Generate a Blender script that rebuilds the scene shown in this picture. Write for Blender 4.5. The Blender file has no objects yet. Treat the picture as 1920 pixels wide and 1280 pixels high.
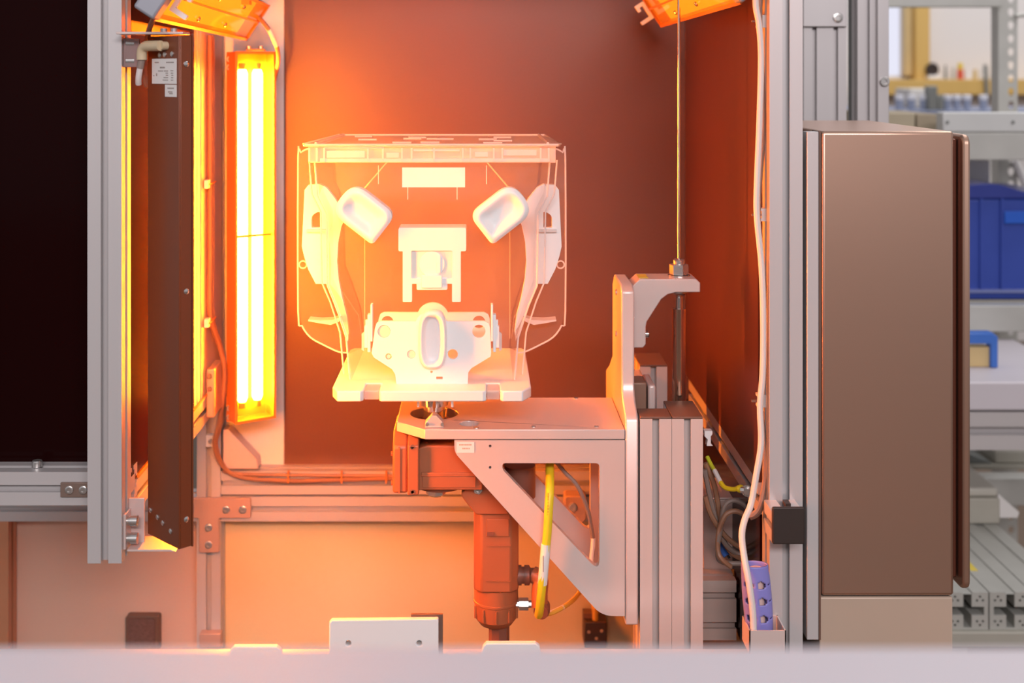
import bpy, bmesh, math, random
from mathutils import Vector, Matrix
from mathutils.geometry import tessellate_polygon

random.seed(7)
SC = bpy.context.scene
COL = SC.collection

# ------------------------------------------------------------------ camera
# the lens: 45 mm on a 36 mm sensor, held level, with a lens shift (the photo has upright verticals)
F, CX, CY, ZC = 2400.0, 900.0, 130.0, 1.40


def X(px, Y): return (px - CX) * Y / F
def Z(py, Y): return ZC - (py - CY) * Y / F
def P(px, py, Y): return Vector((X(px, Y), Y, Z(py, Y)))


cam_data = bpy.data.cameras.new('camera')
cam = bpy.data.objects.new('camera', cam_data)
COL.objects.link(cam)
cam.location = (0, 0, ZC)
cam.rotation_euler = (math.pi / 2, 0, 0)
cam_data.sensor_width = 36.0
cam_data.lens = 36.0 * F / 1920.0
cam_data.shift_x = (960 - CX) / 1920.0
cam_data.shift_y = -(640 - CY) / 1920.0
cam_data.clip_start = 0.05
cam_data.dof.use_dof = True
cam_data.dof.focus_distance = 1.62
cam_data.dof.aperture_fstop = 4.2
SC.camera = cam

# ------------------------------------------------------------------ world, hall light, exposure
world = bpy.data.worlds.new('hall_ambient')
SC.world = world
world.use_nodes = True
wb = world.node_tree.nodes['Background']
wb.inputs[0].default_value = (0.93, 0.90, 0.94, 1)
wb.inputs[1].default_value = 0.42

HALL = 132.0


def area(name, loc, target, sx, sy, power, color):
    d = bpy.data.lights.new(name, 'AREA')
    d.shape = 'RECTANGLE'
    d.size, d.size_y, d.energy, d.color = sx, sy, power, color
    o = bpy.data.objects.new(name, d)
    COL.objects.link(o)
    o.location = loc
    o.rotation_euler = (Vector(target) - Vector(loc)).to_track_quat('-Z', 'Y').to_euler()
    return o


# unseen hall lights, added to fill front faces from behind and light the background
area('hall_fill_light', (0.4, -2.6, 3.0), (0.1, 1.6, 0.9), 2.6, 0.6, HALL, (1.0, 0.92, 0.93))
area('hall_fill_light', (1.9, 2.6, 3.3), (1.9, 3.2, 0.0), 0.6, 2.2, 26, (1.0, 0.97, 0.95))
area('hall_fill_light', (2.6, 5.0, 3.3), (2.6, 5.6, 0.0), 2.2, 0.6, 40, (1.0, 0.97, 0.95))

vs = SC.view_settings
vs.view_transform = 'Standard'
vs.look = 'None'
vs.exposure = 0.0
vs.gamma = 1.0
vs.use_curve_mapping = False
SC.cycles.max_bounces = 10
SC.cycles.transparent_max_bounces = 28
SC.cycles.sample_clamp_indirect = 6.0
SC.cycles.use_denoising = True
SC.cycles.caustics_reflective = False
SC.cycles.caustics_refractive = False

TUBE_L = 330.0                      # radiance of the inspection lamp tubes
TUBE_C = (1.0, 0.20, 0.008)          # their deep amber colour

# ------------------------------------------------------------------ materials
MATS = {}


def mat(name, color, rough=0.45, metal=0.0, vary=0.06, scale=30.0, stretch=(1, 1, 1), spec=0.5, bump=0.0, rv=0.05):
    if name in MATS: return MATS[name]
    m = bpy.data.materials.new(name)
    m.use_nodes = True
    nt = m.node_tree
    b = nt.nodes['Principled BSDF']
    tc = nt.nodes.new('ShaderNodeTexCoord')
    mp = nt.nodes.new('ShaderNodeMapping')
    mp.inputs['Scale'].default_value = stretch
    nz = nt.nodes.new('ShaderNodeTexNoise')
    nz.inputs['Scale'].default_value = scale
    nz.inputs['Detail'].default_value = 4
    nt.links.new(tc.outputs['Object'], mp.inputs['Vector'])
    nt.links.new(mp.outputs['Vector'], nz.inputs['Vector'])
    mx = nt.nodes.new('ShaderNodeMix')
    mx.data_type = 'RGBA'
    mx.inputs[6].default_value = (*[c * (1 - vary) for c in color], 1)
    mx.inputs[7].default_value = (*[min(1, c * (1 + vary)) for c in color], 1)
    nt.links.new(nz.outputs['Fac'], mx.inputs[0])
    nt.links.new(mx.outputs[2], b.inputs['Base Color'])
    mr = nt.nodes.new('ShaderNodeMapRange')
    mr.inputs['To Min'].default_value = max(0.02, rough - rv)
    mr.inputs['To Max'].default_value = min(1, rough + rv)
    nt.links.new(nz.outputs['Fac'], mr.inputs['Value'])
    nt.links.new(mr.outputs['Result'], b.inputs['Roughness'])
    b.inputs['Metallic'].default_value = metal
    b.inputs['Specular IOR Level'].default_value = spec
    if bump:
        bp = nt.nodes.new('ShaderNodeBump')
        bp.inputs['Strength'].default_value = bump
        bp.inputs['Distance'].default_value = 0.0005
        nt.links.new(nz.outputs['Fac'], bp.inputs['Height'])
        nt.links.new(bp.outputs['Normal'], b.inputs['Normal'])
    MATS[name] = m
    return m


def clear(name, haze, tint=(1, 1, 1), hazecol=(0.95, 0.93, 0.92), gloss=1.0):
    """clear plastic sheet: transparent, fresnel gloss, and a little scattering haze"""
    m = bpy.data.materials.new(name)
    m.use_nodes = True
    nt = m.node_tree
    nt.nodes.clear()
    out = nt.nodes.new('ShaderNodeOutputMaterial')
    tr = nt.nodes.new('ShaderNodeBsdfTransparent')
    tr.inputs[0].default_value = (*tint, 1)
    gl = nt.nodes.new('ShaderNodeBsdfGlossy')
    gl.inputs['Roughness'].default_value = 0.06
    df = nt.nodes.new('ShaderNodeBsdfDiffuse')
    df.inputs[0].default_value = (*hazecol, 1)
    tl = nt.nodes.new('ShaderNodeBsdfTranslucent')
    tl.inputs[0].default_value = (*hazecol, 1)
    dm = nt.nodes.new('ShaderNodeMixShader')
    dm.inputs[0].default_value = 0.5
    nt.links.new(df.outputs[0], dm.inputs[1]); nt.links.new(tl.outputs[0], dm.inputs[2])
    nz = nt.nodes.new('ShaderNodeTexNoise')
    nz.inputs['Scale'].default_value = 14
    tc = nt.nodes.new('ShaderNodeTexCoord')
    nt.links.new(tc.outputs['Object'], nz.inputs['Vector'])
    mr = nt.nodes.new('ShaderNodeMapRange')
    mr.inputs['To Min'].default_value = haze * 0.75
    mr.inputs['To Max'].default_value = haze * 1.25
    nt.links.new(nz.outputs['Fac'], mr.inputs['Value'])
    m1 = nt.nodes.new('ShaderNodeMixShader')
    nt.links.new(mr.outputs['Result'], m1.inputs[0])
    nt.links.new(tr.outputs[0], m1.inputs[1]); nt.links.new(dm.outputs[0], m1.inputs[2])
    fr = nt.nodes.new('ShaderNodeFresnel')
    fr.inputs[0].default_value = 1.0 + 0.45 * gloss
    m2 = nt.nodes.new('ShaderNodeMixShader')
    gm = nt.nodes.new('ShaderNodeNewGeometry')          # no mirror term where a ray leaves the sheet
    inv = nt.nodes.new('ShaderNodeMath'); inv.operation = 'SUBTRACT'; inv.inputs[0].default_value = 1.0
    mul = nt.nodes.new('ShaderNodeMath'); mul.operation = 'MULTIPLY'
    nt.links.new(gm.outputs['Backfacing'], inv.inputs[1])
    nt.links.new(fr.outputs[0], mul.inputs[0]); nt.links.new(inv.outputs[0], mul.inputs[1])
    nt.links.new(mul.outputs[0], m2.inputs[0])
    nt.links.new(m1.outputs[0], m2.inputs[1]); nt.links.new(gl.outputs[0], m2.inputs[2])
    nt.links.new(m2.outputs[0], out.inputs['Surface'])
    MATS[name] = m
    return m


def emit(name, color, strength):
    m = bpy.data.materials.new(name)
    m.use_nodes = True
    nt = m.node_tree
    nt.nodes.clear()
    out = nt.nodes.new('ShaderNodeOutputMaterial')
    e = nt.nodes.new('ShaderNodeEmission')
    e.inputs[0].default_value = (*color, 1)
    e.inputs[1].default_value = strength
    nt.links.new(e.outputs[0], out.inputs['Surface'])
    MATS[name] = m
    return m


ALU = mat('anodised_aluminium', (0.60, 0.57, 0.57), 0.38, 0.30, 0.02, 60, (1, 1, 0.02))
ALUH = mat('anodised_aluminium_rail', (0.60, 0.57, 0.57), 0.38, 0.30, 0.02, 60, (0.02, 1, 1))
ALUW = mat('warm_lit_aluminium', (0.68, 0.58, 0.55), 0.38, 0.25, 0.02, 60, (1, 1, 0.02))  # aluminium with the lamps' warm light tinted into its colour
PLATE = mat('milled_aluminium', (0.74, 0.60, 0.56), 0.34, 0.28, 0.03, 25, (1, 0.2, 1))  # pink tint holds the warm lamp bounce on the plates
STEEL = mat('zinc_steel', (0.62, 0.60, 0.58), 0.28, 0.85, 0.08)
CHROME = mat('polished_rod', (0.75, 0.72, 0.70), 0.12, 0.95, 0.03)
BLACKP = mat('black_panel', (0.012, 0.002, 0.002), 0.12, 0.0, 0.2, 4, spec=0.06)
WALLR = mat('right_wall_panel', (0.075, 0.022, 0.016), 0.30, 0.0, 0.08, 3, spec=0.5)  # darker copy of the back panel's glow tint
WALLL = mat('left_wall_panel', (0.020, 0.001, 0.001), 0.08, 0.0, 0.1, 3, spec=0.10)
WALLP = mat('amber_lit_panel', (0.150, 0.064, 0.042), 0.34, 0.0, 0.08, 3, spec=0.5)  # black panel; the brown carries lamp glow in its colour
WHITEB = mat('white_board', (0.80, 0.78, 0.76), 0.5, 0, 0.03, 8)
LOWP = mat('pale_lower_panel', (0.76, 0.50, 0.39), 0.42, 0.1, 0.05, 4)  # salmon tint stands in for orange bounce on the panel
POM = mat('white_plastic', (0.84, 0.82, 0.81), 0.42, 0, 0.02, 20)
LABEL = mat('white_label', (0.80, 0.78, 0.76), 0.55, 0, 0.02)
INK = mat('grey_print', (0.30, 0.25, 0.23), 0.6, 0, 0.1)
HOUS = mat('dark_lamp_housing', (0.20, 0.050, 0.018), 0.30, 0.15, 0.06, 30, (1, 1, 0.05))  # dark housing; brown tone paints in the lamp glow
AMBER = mat('amber_lamp_tray', (0.92, 0.42, 0.05), 0.25, 0.2, 0.1, 12, (1, 6, 1))
AMBERD = mat('dark_amber_plastic', (0.70, 0.24, 0.05), 0.35, 0.1, 0.1, 12)
AMBERW = clear('amber_window', 0.22, (1.0, 0.86, 0.45), (1.0, 0.55, 0.15))
TUBE = emit('lamp_tube_glow', TUBE_C, TUBE_L)
TUBEF = emit('front_lamp_tube_glow', TUBE_C, TUBE_L * 0.66)
MOTOR = mat('brown_enamel', (0.36, 0.115, 0.05), 0.42, 0.05, 0.06, 20)
MOTORD = mat('dark_brown_enamel', (0.20, 0.075, 0.05), 0.45, 0.05, 0.08, 20)
CAPM = mat('brown_end_cap', (0.16, 0.085, 0.06), 0.5, 0, 0.08)
BLK = mat('black_plastic', (0.035, 0.022, 0.018), 0.5, 0, 0.1)
YEL = mat('yellow_cable_jacket', (0.85, 0.62, 0.02), 0.45, 0, 0.05)
YELB = mat('yellow_sticker', (0.75, 0.58, 0.08), 0.5, 0, 0.05)
WCAB = mat('white_cable_jacket', (0.72, 0.66, 0.64), 0.5, 0, 0.05)
GCAB = mat('grey_cable_jacket', (0.27, 0.20, 0.17), 0.5, 0, 0.08)
OCAB = mat('brown_cable_jacket', (0.34, 0.17, 0.10), 0.5, 0, 0.08)
GREENY = mat('yellow_green_wire', (0.62, 0.66, 0.04), 0.45, 0, 0.05)
STAIN = mat('brushed_stainless', (0.60, 0.385, 0.29), 0.33, 0.92, 0.006, 420, (0.01, 1, 1.0), rv=0.004)  # warm base tint paints in the orange reflection
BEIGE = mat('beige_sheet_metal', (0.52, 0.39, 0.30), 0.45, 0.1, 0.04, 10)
PURP = mat('violet_blue_plastic', (0.26, 0.24, 0.62), 0.42, 0, 0.08, 20)
BLUE = mat('blue_bin_plastic', (0.035, 0.075, 0.40), 0.42, 0, 0.10, 12)
BLUEL = mat('blue_label_holder', (0.02, 0.12, 0.62), 0.4, 0, 0.05)
BLUEC = mat('blue_clamp_paint', (0.05, 0.16, 0.55), 0.4, 0, 0.08)
GALV = mat('galvanised_steel', (0.50, 0.50, 0.47), 0.45, 0.25, 0.10, 18)
GALVD = mat('dark_galvanised_steel', (0.22, 0.23, 0.22), 0.5, 0.2, 0.12, 18)
OCHRE = mat('ochre_wood', (0.62, 0.40, 0.12), 0.5, 0, 0.10, 8, (1, 1, 0.1))
WALLW = mat('white_plaster', (0.74, 0.71, 0.70), 0.8, 0, 0.03, 3)
FLOORM = mat('brown_hall_floor', (0.13, 0.085, 0.055), 0.45, 0, 0.15, 2)
BENCH = mat('white_bench_top', (0.62, 0.58, 0.62), 0.5, 0, 0.02, 6)
CARD = mat('tan_cardboard', (0.42, 0.36, 0.26), 0.8, 0, 0.10, 14)
TAN = mat('pale_wood_block', (0.62, 0.46, 0.22), 0.6, 0, 0.08, 12)
OLIVE = mat('olive_grey_board', (0.42, 0.40, 0.34), 0.6, 0, 0.06)
REDM = mat('red_plastic', (0.65, 0.08, 0.03), 0.4)
YELM = mat('yellow_plastic', (0.75, 0.55, 0.03), 0.4)
PALEB = mat('pale_blue_tub', (0.74, 0.75, 0.82), 0.45, 0, 0.06)
NAVY = mat('slate_blue_tray', (0.22, 0.25, 0.36), 0.55, 0, 0.08)
CLEARB = clear('clear_body_plastic', 0.050)
CLEARF = clear('clear_front_plastic', 0.040)
CLEARL = clear('clear_lid_plastic', 0.46)
RIM = clear('edge_glow_plastic', 0.78)  # milky haze stands in for light glowing along clear edges
FROST = clear('milky_plastic', 0.80)
REFL = mat('reflector_prism', (0.22, 0.12, 0.10), 0.25, 0.3, 0.3, 220)
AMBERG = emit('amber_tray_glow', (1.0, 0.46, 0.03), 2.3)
WINDOW = emit('daylight_window', (0.86, 0.86, 1.0), 0.95)


# ------------------------------------------------------------------ mesh builder
class MB:
    def __init__(self, M=None):
        self.v, self.f, self.M = [], [], M

    def add(self, vs, fs):
        n = len(self.v)
        for p in vs:
            p = Vector(p)
            self.v.append(self.M @ p if self.M else p)
        self.f += [tuple(i + n for i in f) for f in fs]
        return self

    def box(self, x0, x1, y0, y1, z0, z1):
        return self.add([(x0, y0, z0), (x1, y0, z0), (x1, y1, z0), (x0, y1, z0),
                         (x0, y0, z1), (x1, y0, z1), (x1, y1, z1), (x0, y1, z1)],
                        [(0, 3, 2, 1), (4, 5, 6, 7), (0, 1, 5, 4), (1, 2, 6, 5), (2, 3, 7, 6), (3, 0, 4, 7)])

    def pbox(self, x0, y0, x1, y1, Y0, Y1):
        """box whose front face covers that pixel rectangle at depth Y0"""
        return self.box(X(x0, Y0), X(x1, Y0), Y0, Y1, Z(y1, Y0), Z(y0, Y0))

    def prism(self, poly, a0, a1, axis='y', holes=()):
        loops = [list(poly)] + [list(h) for h in holes]
        def P3(p, a):
            return (p[0], a, p[1]) if axis == 'y' else ((a, p[0], p[1]) if axis == 'x' else (p[0], p[1], a))
        flat = [p for l in loops for p in l]
        N = len(flat)
        tris = tessellate_polygon([[Vector((p[0], p[1], 0)) for p in l] for l in loops])
        vs = [P3(p, a0) for p in flat] + [P3(p, a1) for p in flat]
        fs = []
        if len(loops) == 1:
            fs += [tuple(range(N)), tuple(range(2 * N - 1, N - 1, -1))]
        else:
            for t in tris:
                fs.append(tuple(t)); fs.append(tuple(i + N for i in reversed(t)))
        o = 0
        for l in loops:
            k = len(l)
            for i in range(k):
                j = (i + 1) % k
                fs.append((o + i, o + j, o + j + N, o + i + N))
            o += k
        return self.add(vs, fs)

    def pprism(self, pix, Y0, Y1, holes=()):
        return self.prism([(X(a, Y0), Z(b, Y0)) for a, b in pix], Y0, Y1, 'y',
                          [[(X(a, Y0), Z(b, Y0)) for a, b in h] for h in holes])

    def lathe(self, p0, d, prof, seg=20):
        """prof: (distance along d, radius)"""
        d = Vector(d).normalized()
        p0 = Vector(p0)
        a = d.orthogonal().normalized(); b = d.cross(a)
        vs, fs = [], []
        for t, r in prof:
            for k in range(seg):
                w = 2 * math.pi * k / seg
                vs.append(p0 + d * t + (a * math.cos(w) + b * math.sin(w)) * r)
        n = len(prof)
        for i in range(n - 1):
            for k in range(seg):
                q = (k + 1) % seg
                fs.append((i * seg + k, i * seg + q, (i + 1) * seg + q, (i + 1) * seg + k))
        fs.append(tuple(range(seg - 1, -1, -1)))
        fs.append(tuple(range((n - 1) * seg, n * seg)))
        return self.add(vs, fs)

    def cyl(self, p0, p1, r, seg=16, r1=None):
        p0, p1 = Vector(p0), Vector(p1)
        return self.lathe(p0, p1 - p0, [(0, r), ((p1 - p0).length, r if r1 is None else r1)], seg)

    def screw(self, c, d, r, h):
        """socket head screw: head with recessed hexagon"""
        return self.lathe(Vector(c), d, [(0, r), (h * .8, r), (h, r * .85), (h, r * .5), (h * .4, r * .45)], 14)

    def tube(self, pts, r, seg=8, sub=6):
        pts = [Vector(p) for p in pts]
        path = []
        n = len(pts)
        for i in range(n - 1):
            a, b, c, d = pts[max(0, i - 1)], pts[i], pts[i + 1], pts[min(n - 1, i + 2)]
            for k in range(sub):
                t = k / sub
                path.append(0.5 * ((2 * b) + (c - a) * t + (2 * a - 5 * b + 4 * c - d) * t * t + (3 * b - a - 3 * c + d) * t ** 3))
        path.append(pts[-1])
        vs, fs = [], []
        up = None
        for i, p in enumerate(path):
            tg = (path[min(i + 1, len(path) - 1)] - path[max(i - 1, 0)]).normalized()
            if up is None: up = tg.orthogonal().normalized()
            up = (up - tg * up.dot(tg)).normalized()
            s = tg.cross(up)
            for k in range(seg):
                w = 2 * math.pi * k / seg
                vs.append(p + (up * math.cos(w) + s * math.sin(w)) * r)
        m = len(path)
        for i in range(m - 1):
            for k in range(seg):
                q = (k + 1) % seg
                fs.append((i * seg + k, i * seg + q, (i + 1) * seg + q, (i + 1) * seg + k))
        fs.append(tuple(range(seg - 1, -1, -1))); fs.append(tuple(range((m - 1) * seg, m * seg)))
        return self.add(vs, fs)

    def profile(self, axis, u0, w0, nu, nw, a0, a1, mod=0.04, slots='lrbt'):
        """T-slotted extrusion: nu x nw modules, cross-section corner (u0, w0), run a0..a1 along axis"""
        L, H = nu * mod, nw * mod
        so, su, d1, d2 = .11 * mod, .2 * mod, .12 * mod, .27 * mod
        pts = []
        def side(org, du, dn, n, on):
            pts.append(org)
            if not on: return
            for i in range(n):
                c = (i + .5) * mod
                for s, d in ((c - so, 0), (c - so, d1), (c - su, d1), (c - su, d2), (c + su, d2), (c + su, d1), (c + so, d1), (c + so, 0)):
                    pts.append((org[0] + du[0] * s + dn[0] * d, org[1] + du[1] * s + dn[1] * d))
        side((u0, w0), (1, 0), (0, 1), nu, 'b' in slots)
        side((u0 + L, w0), (0, 1), (-1, 0), nw, 'r' in slots)
        side((u0 + L, w0 + H), (-1, 0), (0, -1), nu, 't' in slots)
        side((u0, w0 + H), (0, -1), (1, 0), nw, 'l' in slots)
        return self.prism(pts, a0, a1, axis)

    def build(self, name, m, parent=None, bevel=0.0, smooth=True, seg=2):
        off = WL[parent.name] if parent else None
        if off is None:
            xs = [p.x for p in self.v]; ys = [p.y for p in self.v]; zs = [p.z for p in self.v]
            off = Vector(((min(xs) + max(xs)) / 2, (min(ys) + max(ys)) / 2, min(zs)))
        me = bpy.data.meshes.new(name)
        me.from_pydata([tuple(p - off) for p in self.v], [], self.f)
        bm = bmesh.new(); bm.from_mesh(me)
        bmesh.ops.recalc_face_normals(bm, faces=bm.faces)
        bm.to_mesh(me); bm.free()
        me.materials.append(m)
        if smooth:
            me.polygons.foreach_set('use_smooth', [True] * len(me.polygons))
            me.set_sharp_from_angle(angle=math.radians(32))
        o = bpy.data.objects.new(name, me)
        COL.objects.link(o)
        if parent: o.parent = parent
        else: o.location = off
        WL[o.name] = off
        if bevel:
            b = o.modifiers.new('bevel', 'BEVEL')
            b.width = bevel; b.segments = seg; b.limit_method = 'ANGLE'; b.angle_limit = math.radians(40)
        return o


WL = {}


def tag(o, label=None, cat=None, group=None, kind=None):
    if label: o['label'] = label
    if cat: o['category'] = cat
    if group: o['group'] = group
    if kind: o['kind'] = kind
    return o


def thing(name, loc, label, cat, group=None):
    o = bpy.data.objects.new(name, None)
    o.empty_display_size = 0.05
    COL.objects.link(o)
    o.location = loc
    WL[o.name] = Vector(loc)
    return tag(o, label, cat, group)


def dup(root, delta):
    """copy of a thing with copies of its parts and sub-parts, shifted by delta"""
    r = root.copy(); COL.objects.link(r)
    r.location = root.location + Vector(delta)
    WL[r.name] = WL[root.name] + Vector(delta)
    for c in root.children:
        k = c.copy(); COL.objects.link(k); k.parent = r
        WL[k.name] = WL[r.name]
        for g in c.children:
            q = g.copy(); COL.objects.link(q); q.parent = k
            WL[q.name] = WL[r.name]
    return r


def circ(cx, cy, r, n=20, ry=None, a0=0.0):
    return [(cx + r * math.cos(a0 + 2 * math.pi * i / n), cy + (ry or r) * math.sin(a0 + 2 * math.pi * i / n)) for i in range(n)]


def rrect(x0, y0, x1, y1, r, n=5):
    out = []
    for cx, cy, a in ((x1 - r, y0 + r, -90), (x1 - r, y1 - r, 0), (x0 + r, y1 - r, 90), (x0 + r, y0 + r, 180)):
        for i in range(n + 1):
            w = math.radians(a + 90 * i / n)
            out.append((cx + r * math.cos(w), cy + r * math.sin(w)))
    return out


def struct(o): return tag(o, kind='structure')


def round_poly(pts, rad, n=4):
    """round every corner of a closed polygon with its own radius"""
    out = []
    N = len(pts)
    for i in range(N):
        p = Vector(pts[i]); a = Vector(pts[i - 1]); b = Vector(pts[(i + 1) % N])
        r = rad[i] if isinstance(rad, (list, tuple)) else rad
        if r <= 0: out.append((p.x, p.y)); continue
        da, db = (a - p), (b - p)
        r = min(r, da.length * .48, db.length * .48)
        s, e = p + da.normalized() * r, p + db.normalized() * r
        for k in range(n + 1):
            t = k / n
            q = s * (1 - t) ** 2 + p * 2 * t * (1 - t) + e * t * t
            out.append((q.x, q.y))
    return out


# ================================================================== THE HALL (setting)
struct(MB().box(-5.5, 5.5, -9.0, 7.2, -0.05, 0.0).build('floor', FLOORM))
YF = 6.6
wx0, wx1 = X(1640, YF), X(1690, YF)
wz0, wz1 = Z(142, YF), Z(-60, YF)
struct(MB().box(wx1, 4.5, YF, YF + .1, 0, 3.4).build('wall_back', WALLW))
struct(MB().box(-3.5, wx0, YF, YF + .1, 0, 3.4).build('wall_back', WALLW))
struct(MB().box(wx0, wx1, YF, YF + .1, 0, wz0).build('wall_back', WALLW))
win = struct(MB().box(wx0, wx1, YF + .03, YF + .05, wz0, wz1).build('window_1', WINDOW))
fr = MB()
fr.box(X(1690, YF), X(1704, YF), YF - .06, YF, wz0, wz1 + .1)
fr.build('window_frame', TAN, win, .004)
MB().box(X(1704, YF), X(1731, YF), YF - .10, YF, Z(150, YF), wz1 + .1).build('window_frame', OCHRE, win, .004)
struct(MB().box(X(1600, YF), X(1980, YF), YF - .22, YF, Z(178, YF - .22), Z(149, YF - .22)).build('trim_1', OCHRE, None, .004))

# ================================================================== THE INSPECTION CELL (setting panels)
XL, XR, YB = -0.425, 0.345, 2.155
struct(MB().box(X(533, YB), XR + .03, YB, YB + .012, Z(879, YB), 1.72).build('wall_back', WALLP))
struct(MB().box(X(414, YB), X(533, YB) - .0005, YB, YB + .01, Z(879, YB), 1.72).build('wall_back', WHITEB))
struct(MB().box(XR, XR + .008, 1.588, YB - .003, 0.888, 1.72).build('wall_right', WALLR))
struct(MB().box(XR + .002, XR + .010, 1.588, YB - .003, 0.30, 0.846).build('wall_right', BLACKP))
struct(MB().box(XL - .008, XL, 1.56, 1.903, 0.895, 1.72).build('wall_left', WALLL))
struct(MB().box(XL - .05, XR + .06, 1.55, YB + .02, 1.722, 1.735).build('shade_roof', BLACKP))  # unseen roof, added to keep the cell interior dark
YP = 2.158
struct(MB().box(X(20, YP), X(372, YP), YP, YP + .01, 0.05, Z(972, YP)).build('wall_back', LOWP))
struct(MB().box(X(417, YP), X(1335, YP), YP, YP + .01, 0.05, Z(972, YP)).build('wall_back', mat('lamp_yellow_lower_panel', (0.80, 0.63, 0.36), 0.42, 0.1, 0.05, 4)))  # yellow copy of the lower panel; lamp light is in the colour

# ================================================================== MACHINE FRAME
frame = thing('machine_frame', (0, 1.85, 0), 'silver aluminium T-slot frame of the inspection cell around the dark panels', 'frame')


def prof(axis, u0, w0, nu, nw, a0, a1, mod=.04, m=None, slots='lrbt', name='aluminium_profile', parent=None):
    return MB().profile(axis, u0, w0, nu, nw, a0, a1, mod, slots).build(name, m or (ALU if axis == 'z' else ALUH), parent or frame)


# upright posts
prof('z', .3502, 1.548, 1, 1, 0, 1.735)                                   # right front post
prof('z', XL - .0405, 1.9045, 1, 1, .8925, 1.72)                              # left rear post, front
MB().box(XL - .040, XL - .001, 1.956, 2.112, .8925, 1.72).build('corner_plate', PLATE, frame, .002)          # left rear corner plate
prof('z', X(372, 2.130), 2.1175, 1, 1, 0, 1.72, .0395)                     # back post behind T plate
prof('z', X(-22, 2.130), 2.1175, 1, 1, 0, Z(965, 2.13), .038, mat('orange_lit_post', (.55, .24, .13), .4, .15))  # aluminium post with orange light put into its colour
prof('z', X(-115, 1.545), 1.545, 1, 1, 0, 1.72, .04)                      # far left post, outside the picture
# horizontal rails
zr1, zr2 = Z(922, 2.130), Z(972, 2.130)
xr = XR + .005
prof('x', 2.117, zr1, 1, 1, X(417.5, 2.13), xr, (Z(879, 2.13) - zr1))
prof('x', 2.117, zr2, 1, 1, X(-70, 2.13), X(371.5, 2.13), (Z(926, 2.13) - zr2))
prof('x', 2.117, zr2, 1, 1, X(417.5, 2.13), xr, (Z(926, 2.13) - zr2))
zl = Z(947, 1.545)
rail_l = prof('x', 1.545, zl, 1, 1, X(-60, 1.545), XL + .0005, Z(884.5, 1.545) - zl)
prof('y', XL - .04, .852, 1, 1, 1.587, 2.117)                            # left wall rail
MB().box(XL - .0, XL + .0025, 1.587, 2.10, .894, .897).build('panel_seal', AMBERD, frame)
prof('y', XR, .848, 1, 1, 1.5885, 2.116, .0395)                           # right wall rail
prof('x', 1.500, .663, 1, 1, -.75, .3495)                                 # low front cross rail, behind the bench
prof('x', 1.72, Z(1200, 1.72), 1, 2, .2795, .3445, .040, mat('warm_lit_rail', (.74, .58, .52), .4, .15))                  # lower right cross rails; warm light is put into their pinkish colour
prof('z', X(1608, 2.2), 2.2, 1, 1, 0, 1.75, X(1645, 2.2) - X(1608, 2.2), None, 'lrbt')
prof('z', X(1507, 2.2), 2.2, 2, 1, 0, 1.75, (X(1587, 2.2) - X(1507, 2.2)) / 2)
prof('z', X(1586, 2.3), 2.262, 1, 1, 0, 1.75, X(1611, 2.3) - X(1586, 2.3), GALVD)  # dark filler post added for the shaded gap between the profiles
# cover strip and joint plates at the upper right
s = MB().pbox(1645.5, -60, 1667, 252, 2.19, 2.24).build('cover_strip', ALU, frame, .001)
MB().screw(P(1658, 153, 2.19), (0, -1, 0), .0085, .004).build('screw', STEEL, s)
s = MB().pbox(1506, -60, 1588, 50, 2.192, 2.1998).build('joint_plate', ALU, frame, .001)
MB().screw(P(1571, 33, 2.192), (0, -1, 0), .0085, .003).build('screw', STEEL, s)
# small dark joint plate on the left rail
s = MB().pbox(113, 905, 164, 932, 1.5405, 1.545).build('joint_plate', mat('brown_joint_plate', (.22, .15, .12), .45, .2), frame, .0006)
for px in (130, 156):
    MB().screw(P(px, 918, 1.5405), (0, -1, 0), .005, .002).build('screw', STEEL, s)
MB().lathe((X(67, 1.56), 1.565, Z(884.5, 1.545) + .0005), (0, 0, 1), [(0, .0065), (.006, .0065), (.0075, .0055)], 12).build('screw', STEEL, frame)
# T-shaped joint plate at the rear left with four screws
YT = 2.110
s = MB().pprism(round_poly([(352, 934), (470, 934), (470, 971), (411, 971), (411, 1036), (373, 1036), (373, 971), (352, 971)], 4), YT, YT + .0065).build(
    'joint_plate', mat('salmon_joint_plate', (.52, .36, .30), .4, .2), frame, .0008)
for c in ((424, 955), (455, 955), (391, 989), (391, 1021)):
    MB().screw(P(*c, YT), (0, -1, 0), .0062, .0022).build('screw', STEEL, s)
# gusset triangle beside the rear lamp foot
MB().pprism([(418, 805), (428, 805), (482, 862), (484, 879), (418, 879)], 2.120, 2.150).build('gusset', PLATE, frame, .001)
# foot plate under the post
MB().pbox(374, 1188, 414, 1215, 2.10, 2.117).build('joint_plate', MATS['salmon_joint_plate'], frame, .001)

# ------------------------------------------------------------------ hanging front profile at the left
YD = 1.500
dp = thing('door_post', (X(196, YD), YD + .02, Z(1056, YD)), 'silver slotted aluminium post hanging in front of the black panel', 'post')
mod = X(228, YD) - X(164, YD)
MB().profile('z', X(164, YD), YD, 1, 1, Z(1056, YD), 1.72, mod).build('profile', ALU, dp)
for py in (182, 497, 812):
    MB().lathe((X(164, YD), YD + .02, Z(py, YD)), (-1, 0, 0), [(0, .0045), (.002, .0045), (.0035, .002)], 12).build('screw', STEEL, dp)

# glossy black panel at the far left
bp = MB().box(X(-150, 1.587), X(-60, 1.587) + .215, 1.587, 1.593, Z(884.5, 1.545) + .001, 1.72)
o = tag(MB().box(X(-110, 1.5855), XL - .0085, 1.5855, 1.5915, Z(884.5, 1.545) - .012, 1.72).build('black_panel', BLACKP),
        'glossy black sheet panel at the far left above the aluminium rail', 'panel')


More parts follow.
